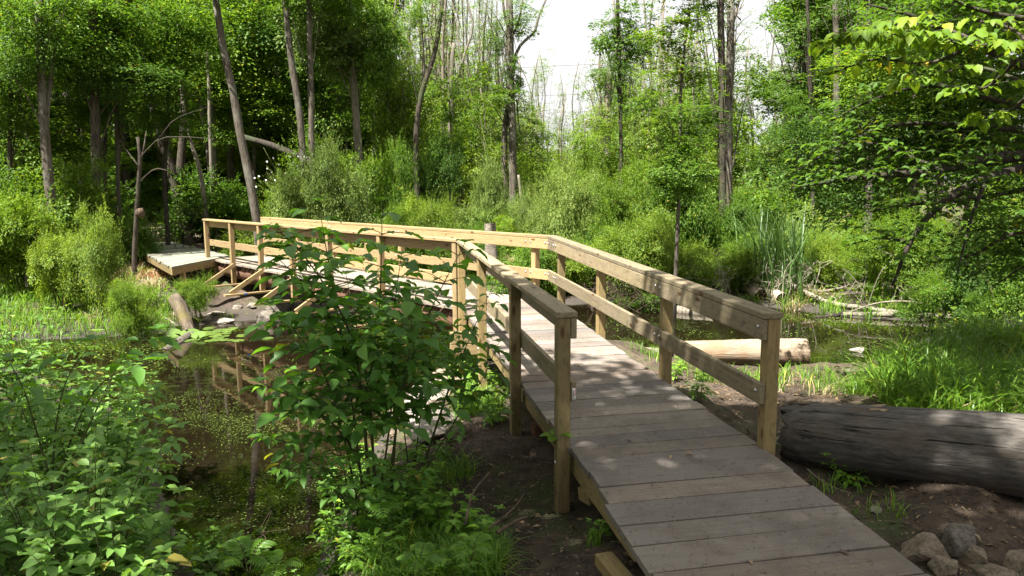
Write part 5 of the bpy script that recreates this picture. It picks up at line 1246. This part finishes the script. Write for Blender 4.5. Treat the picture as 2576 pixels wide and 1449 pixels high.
# ------------------------------------------------------------------ logs and dead wood
def log(name, label, A, B, r0, r1, mat, cat='log', seg=22, n=26, seed=0, wob=.05, end='cap', parts=None, bend=0):
    r = random.Random(seed); A, B = Vector(A), Vector(B); ax = (B - A); L = ax.length; x = ax.normalized(); y = Z3.cross(x).normalized(); z = x.cross(y)
    ph = [r.uniform(0, 6.28) for _ in range(8)]; V = []; Fc = []
    for i in range(n):
        f = i / (n - 1)
        for k in range(seg):
            a = 2 * math.pi * k / seg
            rad = (r0 + (r1 - r0) * f) * (1 + wob * (math.sin(a * 2 + ph[0] + f * 3) * .6 + math.sin(a * 3 + ph[1] - f * 5) * .5 + math.sin(a * 7 + ph[2] + f * 2) * .25 + r.uniform(-.3, .3)))
            fx = f * L
            if end == 'broken' and i == 0: fx += r.uniform(-.03, .05)
            if end == 'broken' and i < 3: rad *= (.80, .93, .98)[i]
            V.append((fx, math.cos(a) * rad, math.sin(a) * rad + bend * math.sin(math.pi * f)))
    for i in range(n - 1):
        for k in range(seg): Fc.append((i * seg + k, (i + 1) * seg + k, (i + 1) * seg + (k + 1) % seg, i * seg + (k + 1) % seg))
    me = bpy.data.meshes.new(name); me.from_pydata(V, [], Fc); me.update(); me.polygons.foreach_set('use_smooth', [True] * len(Fc)); me.materials.append(M[mat])
    t = empty(name, A, label, cat); o = bpy.data.objects.new('bark', me); rot = Matrix((x, y, z)).transposed().to_euler(); o.rotation_euler = rot; col.objects.link(o); o.parent = t
    for nm, ring, off in (('log_end', 0, .03 if end != 'flush' else .0), ('log_end', n - 1, -.02)):
        vs = [Vector(V[ring * seg + k]) for k in range(seg)]; c = sum(vs, Vector()) / seg + Vector((off, 0, 0))
        mid = [c.lerp(v, .55) + Vector((r.uniform(-.015, .015), 0, 0)) for v in vs]
        vv = vs + mid + [c]; ff = [(k, seg + k, seg + (k + 1) % seg, (k + 1) % seg) for k in range(seg)] + [(seg + k, 2 * seg, seg + (k + 1) % seg) for k in range(seg)]
        if ring: ff = [tuple(reversed(q)) for q in ff]
        m2 = bpy.data.meshes.new('log_end'); m2.from_pydata(vv, [], ff); m2.update(); m2.materials.append(M['hollow'] if mat != 'log_pale' else M['log_pale'])
        e = bpy.data.objects.new('log_end', m2); e.rotation_euler = rot; col.objects.link(e); e.parent = t
    return t
big = log('fallen_log', 'huge dark cracked log lying beside the right of the deck', (2.13, 5.75, -.31), (4.9, 4.25, -.20), .25, .33, 'log_dark', n=40, seg=36, seed=4, wob=.045, end='broken')
mb = MB(); rr = random.Random(6)           # splintered rotten crest near its broken end
for k in range(16):
    p = Vector((2.13, 5.75, -.33)).lerp(Vector((4.9, 4.25, -.22)), rr.uniform(.0, .22)) + Vector((rr.uniform(-.05, .05), rr.uniform(-.07, .05), .245 + rr.uniform(-.01, .02)))
    d = Vector((rr.uniform(.02, .16), -rr.uniform(.01, .09), rr.uniform(.0, .05))); mb.tube([p, p + d * .6, p + d], [.018, .014, .003], 5, .3, rr)
mb.build('splinter', M['log_pale'], big)
log('driftwood_log', 'pale peeled log lying at the pond edge behind the right railing', at(1690, 905, -1.0) + Vector((0, 0, .1)), at(2025, 903, -1.0) + Vector((0, 0, .1)), .185, .205, 'log_pale', n=30, seed=7, wob=.04)
log('driftwood_log', 'weathered grey log end left of the pale peeled log, under the right railing', at(1545, 885, -.95) + Vector((0, 0, .02)), at(1690, 902, -.95), .09, .13, 'bark_pale', seed=8, wob=.12)
log('cut_log', 'larger of two sawn logs on the far bank, its dark end facing the pond', hit(1915, 757, .1), hit(1888, 738, .1), .15, .14, 'log_cut', seed=9)
log('cut_log', 'shorter of two sawn logs on the far bank, its dark end facing the pond', hit(1967, 765, .1), hit(1945, 750, .1), .14, .13, 'log_cut', seed=10)
log('driftwood_log', 'half sunk grey log in the shallows seen between the right posts', hit(1700, 784, .03), hit(1795, 796, .03), .10, .07, 'bark_dead', seed=11, wob=.1)
log('driftwood_log', 'short dark log behind the second right post at the far bank', hit(1440, 722, .08), hit(1500, 734, .08), .12, .09, 'bark_pale', seed=12, wob=.12)
log('leaning_log', 'mossy broken log leaning from the left bank into the lily pads', hit(447, 800, .42), hit(478, 842, .02), .14, .105, 'bark_moss', seed=13, wob=.16, end='broken')
log('sunken_branch', 'grey branch stub sloping into the water below the leaning log', hit(478, 846, .0), hit(412, 882, -.02), .10, .05, 'bark', seed=14, wob=.1)
log('stump', 'pale weathered stump standing in the sun behind the bend of the railing', dep(1236, 690, 15.2), dep(1232, 562, 15.2), .15, .11, 'bark_dead', seed=15, wob=.16)
log('stump', 'small dark rotten stump among the bushes at the left edge', dep(72, 720, 15.2), dep(70, 672, 15.2), .06, .035, 'bark_dark', seed=16, wob=.2)
log('bark_slab', 'dark slab of bark resting on the big log at the right edge', (3.72, 5.15, .10), (4.3, 4.75, .12), .05, .06, 'bark_dark', seed=17, wob=.3)
def sticks(name, label, paths, mat, cat='branch'):
    b = paths[0][0][0]; mb = MB(); rr = random.Random(len(paths))
    for pts, r0, r1 in paths:
        n = max(8, len(pts) * 4); mb.tube(spline(pts, n), [r0 + (r1 - r0) * i / (n - 1) for i in range(n)], 7, .12, rr)
    return tag(mb.build(name, M[mat], None, b), label, cat)
def hp(l, lift=.02): return [hit(a, b, lift) for a, b in l]
def dp(l, dz=0): return [dep(*p) for p in l]
sticks('fallen_branch', 'long bleached fallen trunk reaching from the far bank out over the pond', [([hit(1898, 735, .75), hit(1940, 742, .5), hit(2010, 755, .22)] + hp([(2090, 772), (2170, 782), (2260, 796)], .06), .07, .05),
       ([hit(2010, 755, .22), hit(2060, 752, .15), hit(2120, 768, .05)], .04, .02), ([hit(2090, 772, .06), hit(2130, 772, .3), hit(2150, 772, .55)], .02, .008)], 'bark_dead', 'fallen trunk')
sticks('fallen_branch', 'grey fallen stem lying along the far waterline at the right', [(hp([(2120, 796), (2230, 796), (2320, 800), (2435, 806)], .04), .05, .075)], 'bark_dead', 'fallen trunk')
sticks('fallen_branch', 'thin dark branch lying in the pond before the fallen trunk', [(hp([(2050, 800), (2120, 796), (2180, 800)], .01), .03, .02), (hp([(2095, 799), (2140, 790), (2185, 792)], .05), .015, .006)], 'bark_dark')
sticks('stick', 'long grey stick lying on the mud of the left bank', [(hp([(105, 808), (170, 806), (240, 803), (310, 808)]), .02, .026)], 'twig_pale', 'stick')
sticks('stick', 'short stick leaning on the mud left of the leaning log', [(hp([(400, 798), (425, 808), (445, 824)]), .018, .022)], 'twig_pale', 'stick')
sticks('fallen_branch', 'grey crooked bough lying behind the sawn logs on the far bank', [([hit(1960, 742, .25), hit(2030, 748, .12), hit(2100, 752, .2), hit(2160, 750, .35)], .05, .02), ([hit(2030, 748, .12), hit(2050, 748, .5)], .02, .008)], 'bark_dead')
sticks('fallen_branch', 'forked pale branch reaching over the water at the far right bank', [([hit(2380, 798, .1), hit(2300, 800, .3), hit(2210, 806, .35), hit(2130, 812, .2)], .03, .008), ([hit(2300, 800, .3), hit(2250, 800, .6)], .012, .005)], 'bark_dead')
def dead_brush(label, px, py, Y, w_, h_, n, seed, mat='twig_pale', thick=1.0):
    rr = random.Random(seed); k = 1 / PXM(Y); paths = []
    c = dep(px, py, Y); c.z = max(g1(c.x, c.y), WATER)
    for i in range(n):
        p = c + Vector((rr.uniform(-.5, .5) * w_ * k, rr.uniform(-.4, .4), -.02)); a = rr.uniform(-1, 1); h = h_ * k * rr.uniform(.4, 1.1)
        e = p + Vector((a * w_ * k * .4, rr.uniform(-.4, .3), h)); m = p.lerp(e, .55) + Vector((rr.uniform(-.15, .15), rr.uniform(-.1, .1), h * .15))
        r0 = rr.uniform(.005, .013) * thick; paths.append(([p, m, e], r0, r0 * .35))
        for q in range(2):
            f = m.lerp(e, rr.random()); paths.append(([f, f + Vector((rr.uniform(-.25, .25), rr.uniform(-.15, .1), rr.uniform(-.1, .2))), f + Vector((rr.uniform(-.5, .5), rr.uniform(-.2, .2), rr.uniform(-.25, .25)))], r0 * .5, r0 * .25))
    o = sticks('dead_twigs', label, paths, mat, 'dead twigs'); o['kind'] = 'stuff'; return o
dead_brush('tangle of bleached twigs at the foot of the cattails', 1975, 735, 16.6, 110, 100, 26, 1)
dead_brush('spray of bare pale twigs overhanging the water left of the fallen grey stem', 2270, 775, 15.2, 260, 130, 40, 2)
dead_brush('bare brown twigs under the large yellow green bush', 1560, 765, 16, 170, 80, 40, 3, 'twig')
dead_brush('thin dead twigs rising from the dark water in front of the left thicket', 640, 1390, 4.0, 150, 190, 9, 4, 'twig', .4)
dead_brush('bare grey twigs among the trunks above the boardwalk', 400, 450, 20, 240, 120, 22, 5, 'twig')
dead_brush('bare arching twigs in front of the yellow green bush left of the cattails', 1790, 690, 16.5, 130, 150, 12, 6)
sticks('stick', 'brown forked stick standing in the soil left of the first left post', [(dp([(1170, 1320, 4.2), (1190, 1240, 4.4), (1230, 1190, 4.6)]), .008, .004), (dp([(1230, 1330, 4.1), (1290, 1280, 4.3), (1320, 1240, 4.5)]), .007, .004), (dp([(1250, 1340, 4.1), (1300, 1310, 4.2), (1330, 1300, 4.2)]), .012, .009)], 'twig', 'stick')
sticks('stick', 'thin stick on the soil between the deck and the big dark log', [(hp([(2030, 1190), (2080, 1225), (2140, 1245)], .01), .008, .006)], 'twig_pale', 'stick')
# lumber scraps
def scrap(name, label, A, B, w_, h_, mat):
    A, B = Vector(A), Vector(B); t = board(name, A, B, Z3, w_, h_, mat, None); return tag(t, label, 'timber scrap')
g_ = at(1465, 1262, -.46)
scrap('lumber_offcut', 'greenish square timber offcut poking out under the left edge of the deck', g_ + Vector((.0, -.06, .06)), g_ + Vector((.30, .12, .10)), .12, .09, M['post'])
g_ = at(1530, 1440, -.44)
scrap('lumber_offcut', 'pale timber end lying at the bottom edge beside the deck', g_ + Vector((-.02, .06, .05)), g_ + Vector((.16, -.55, .05)), .10, .07, M['post'])
g_ = at(1340, 1095, -.56)
scrap('lumber_block', 'dark wooden block under the deck beside the second left post', g_ + Vector((0, 0, .05)), g_ + Vector((.4, .1, .05)), .14, .12, M['stringer'])
# heap of orange brown needles on the left bank
rs = np.random.RandomState(3); n = 1500; c = at(395, 692, -.5)
P = np.column_stack([c.x + rs.randn(n) * .45, c.y + rs.randn(n) * .35]); P = np.column_stack([P, gz(P[:, 0], P[:, 1]) + rs.rand(n) * .06])
V, FS = leaves(P, rs.randn(n, 3) * np.array([1, 1, .2]), rs.randn(n, 3) * .3 + np.array([0, 0, 1]), np.full(n, .09), 'far', .12)
m_needle = leaf_mat('rust_needles', (.36, .13, .05), (.48, .22, .10), trans=.1)
tag(mesh_obj('pine_needles', np_mesh('pine_needles', V, FS, m_needle), (0, 0, 0)), 'rust brown needle heap on the left bank below the boardwalk', 'needles', kind='stuff')
# overhead wires crossing the pale sky
GW = 'overhead wires in the gap of sky'
for i, (y0, y1) in enumerate([(190, 120), (262, 196), (300, 248)]):
    mb = MB(); mb.tube([dep(900, y0, 120), dep(1500, (y0 + y1) / 2 + 6, 110), dep(2400, y1, 100)], [.03] * 3, 5)
    tag(mb.build('power_line', M['bark']), 'thin dark overhead wire crossing the white sky', 'wire', GW)

# ------------------------------------------------------------------ light, sky, camera
SUN = Vector((-.33, -.36, .90)).normalized()
w = bpy.data.worlds.new('World'); scene.world = w; w.use_nodes = True
nt = w.node_tree; nt.nodes.clear()
sky = nt.nodes.new('ShaderNodeTexSky'); sky.sky_type = 'NISHITA'; sky.sun_disc = False
sky.sun_elevation = math.asin(SUN.z); sky.sun_rotation = math.atan2(SUN.x, SUN.y); sky.altitude = 100; sky.air_density = 1.0; sky.dust_density = 3.0; sky.ozone_density = 1.0
bg = nt.nodes.new('ShaderNodeBackground'); bg.inputs[1].default_value = .05; wo = nt.nodes.new('ShaderNodeOutputWorld')
tcw = N(nt, 'ShaderNodeTexCoord').outputs['Generated']
cl = ramp(nt, noise(nt, mapping(nt, tcw, (1.2, 1.2, 3.0)), 1.6, 7, .6, .4), [(.30, .65), (.55, 1.0)])
whitened_sky = mixc(nt, sky.outputs[0], (5.6, 5.6, 5.55), cl)          # added white veil, whitens the sky and neutralises the shade
nt.links.new(whitened_sky, bg.inputs[0]); nt.links.new(bg.outputs[0], wo.inputs[0])
sl = bpy.data.lights.new('sun', 'SUN'); sl.energy = 5.0; sl.angle = math.radians(.6); sl.color = (1, .965, .90)
so = bpy.data.objects.new('sun', sl); so.rotation_euler = (-SUN).to_track_quat('-Z', 'Y').to_euler(); so.location = (-10, -12, 20); col.objects.link(so)
cam = bpy.data.cameras.new('camera'); cam.sensor_width = 36; cam.lens = F / 2576 * 36; cam.clip_start = .05; cam.clip_end = 3000
co = bpy.data.objects.new('camera', cam); co.location = (0, 0, H)
co.rotation_euler = (Matrix.Rotation(math.pi / 2 - PI_, 3, 'X') @ Matrix.Rotation(RO, 3, 'Z')).to_euler()
col.objects.link(co); scene.camera = co
scene.view_settings.view_transform = 'Standard'; scene.view_settings.look = 'None'; scene.view_settings.gamma = 1; scene.view_settings.exposure = 2.0
cy = scene.cycles; cy.use_adaptive_sampling = True; cy.adaptive_threshold = .02
cy.max_bounces = 7; cy.diffuse_bounces = 4; cy.glossy_bounces = 3; cy.transmission_bounces = 5; cy.transparent_max_bounces = 4
cy.sample_clamp_indirect = 6; cy.caustics_reflective = False; cy.caustics_refractive = False
try:
    cy.use_denoising = True; cy.denoiser = 'OPENIMAGEDENOISE'; cy.denoising_input_passes = 'RGB_ALBEDO_NORMAL'; cy.denoising_prefilter = 'ACCURATE'
except Exception: pass
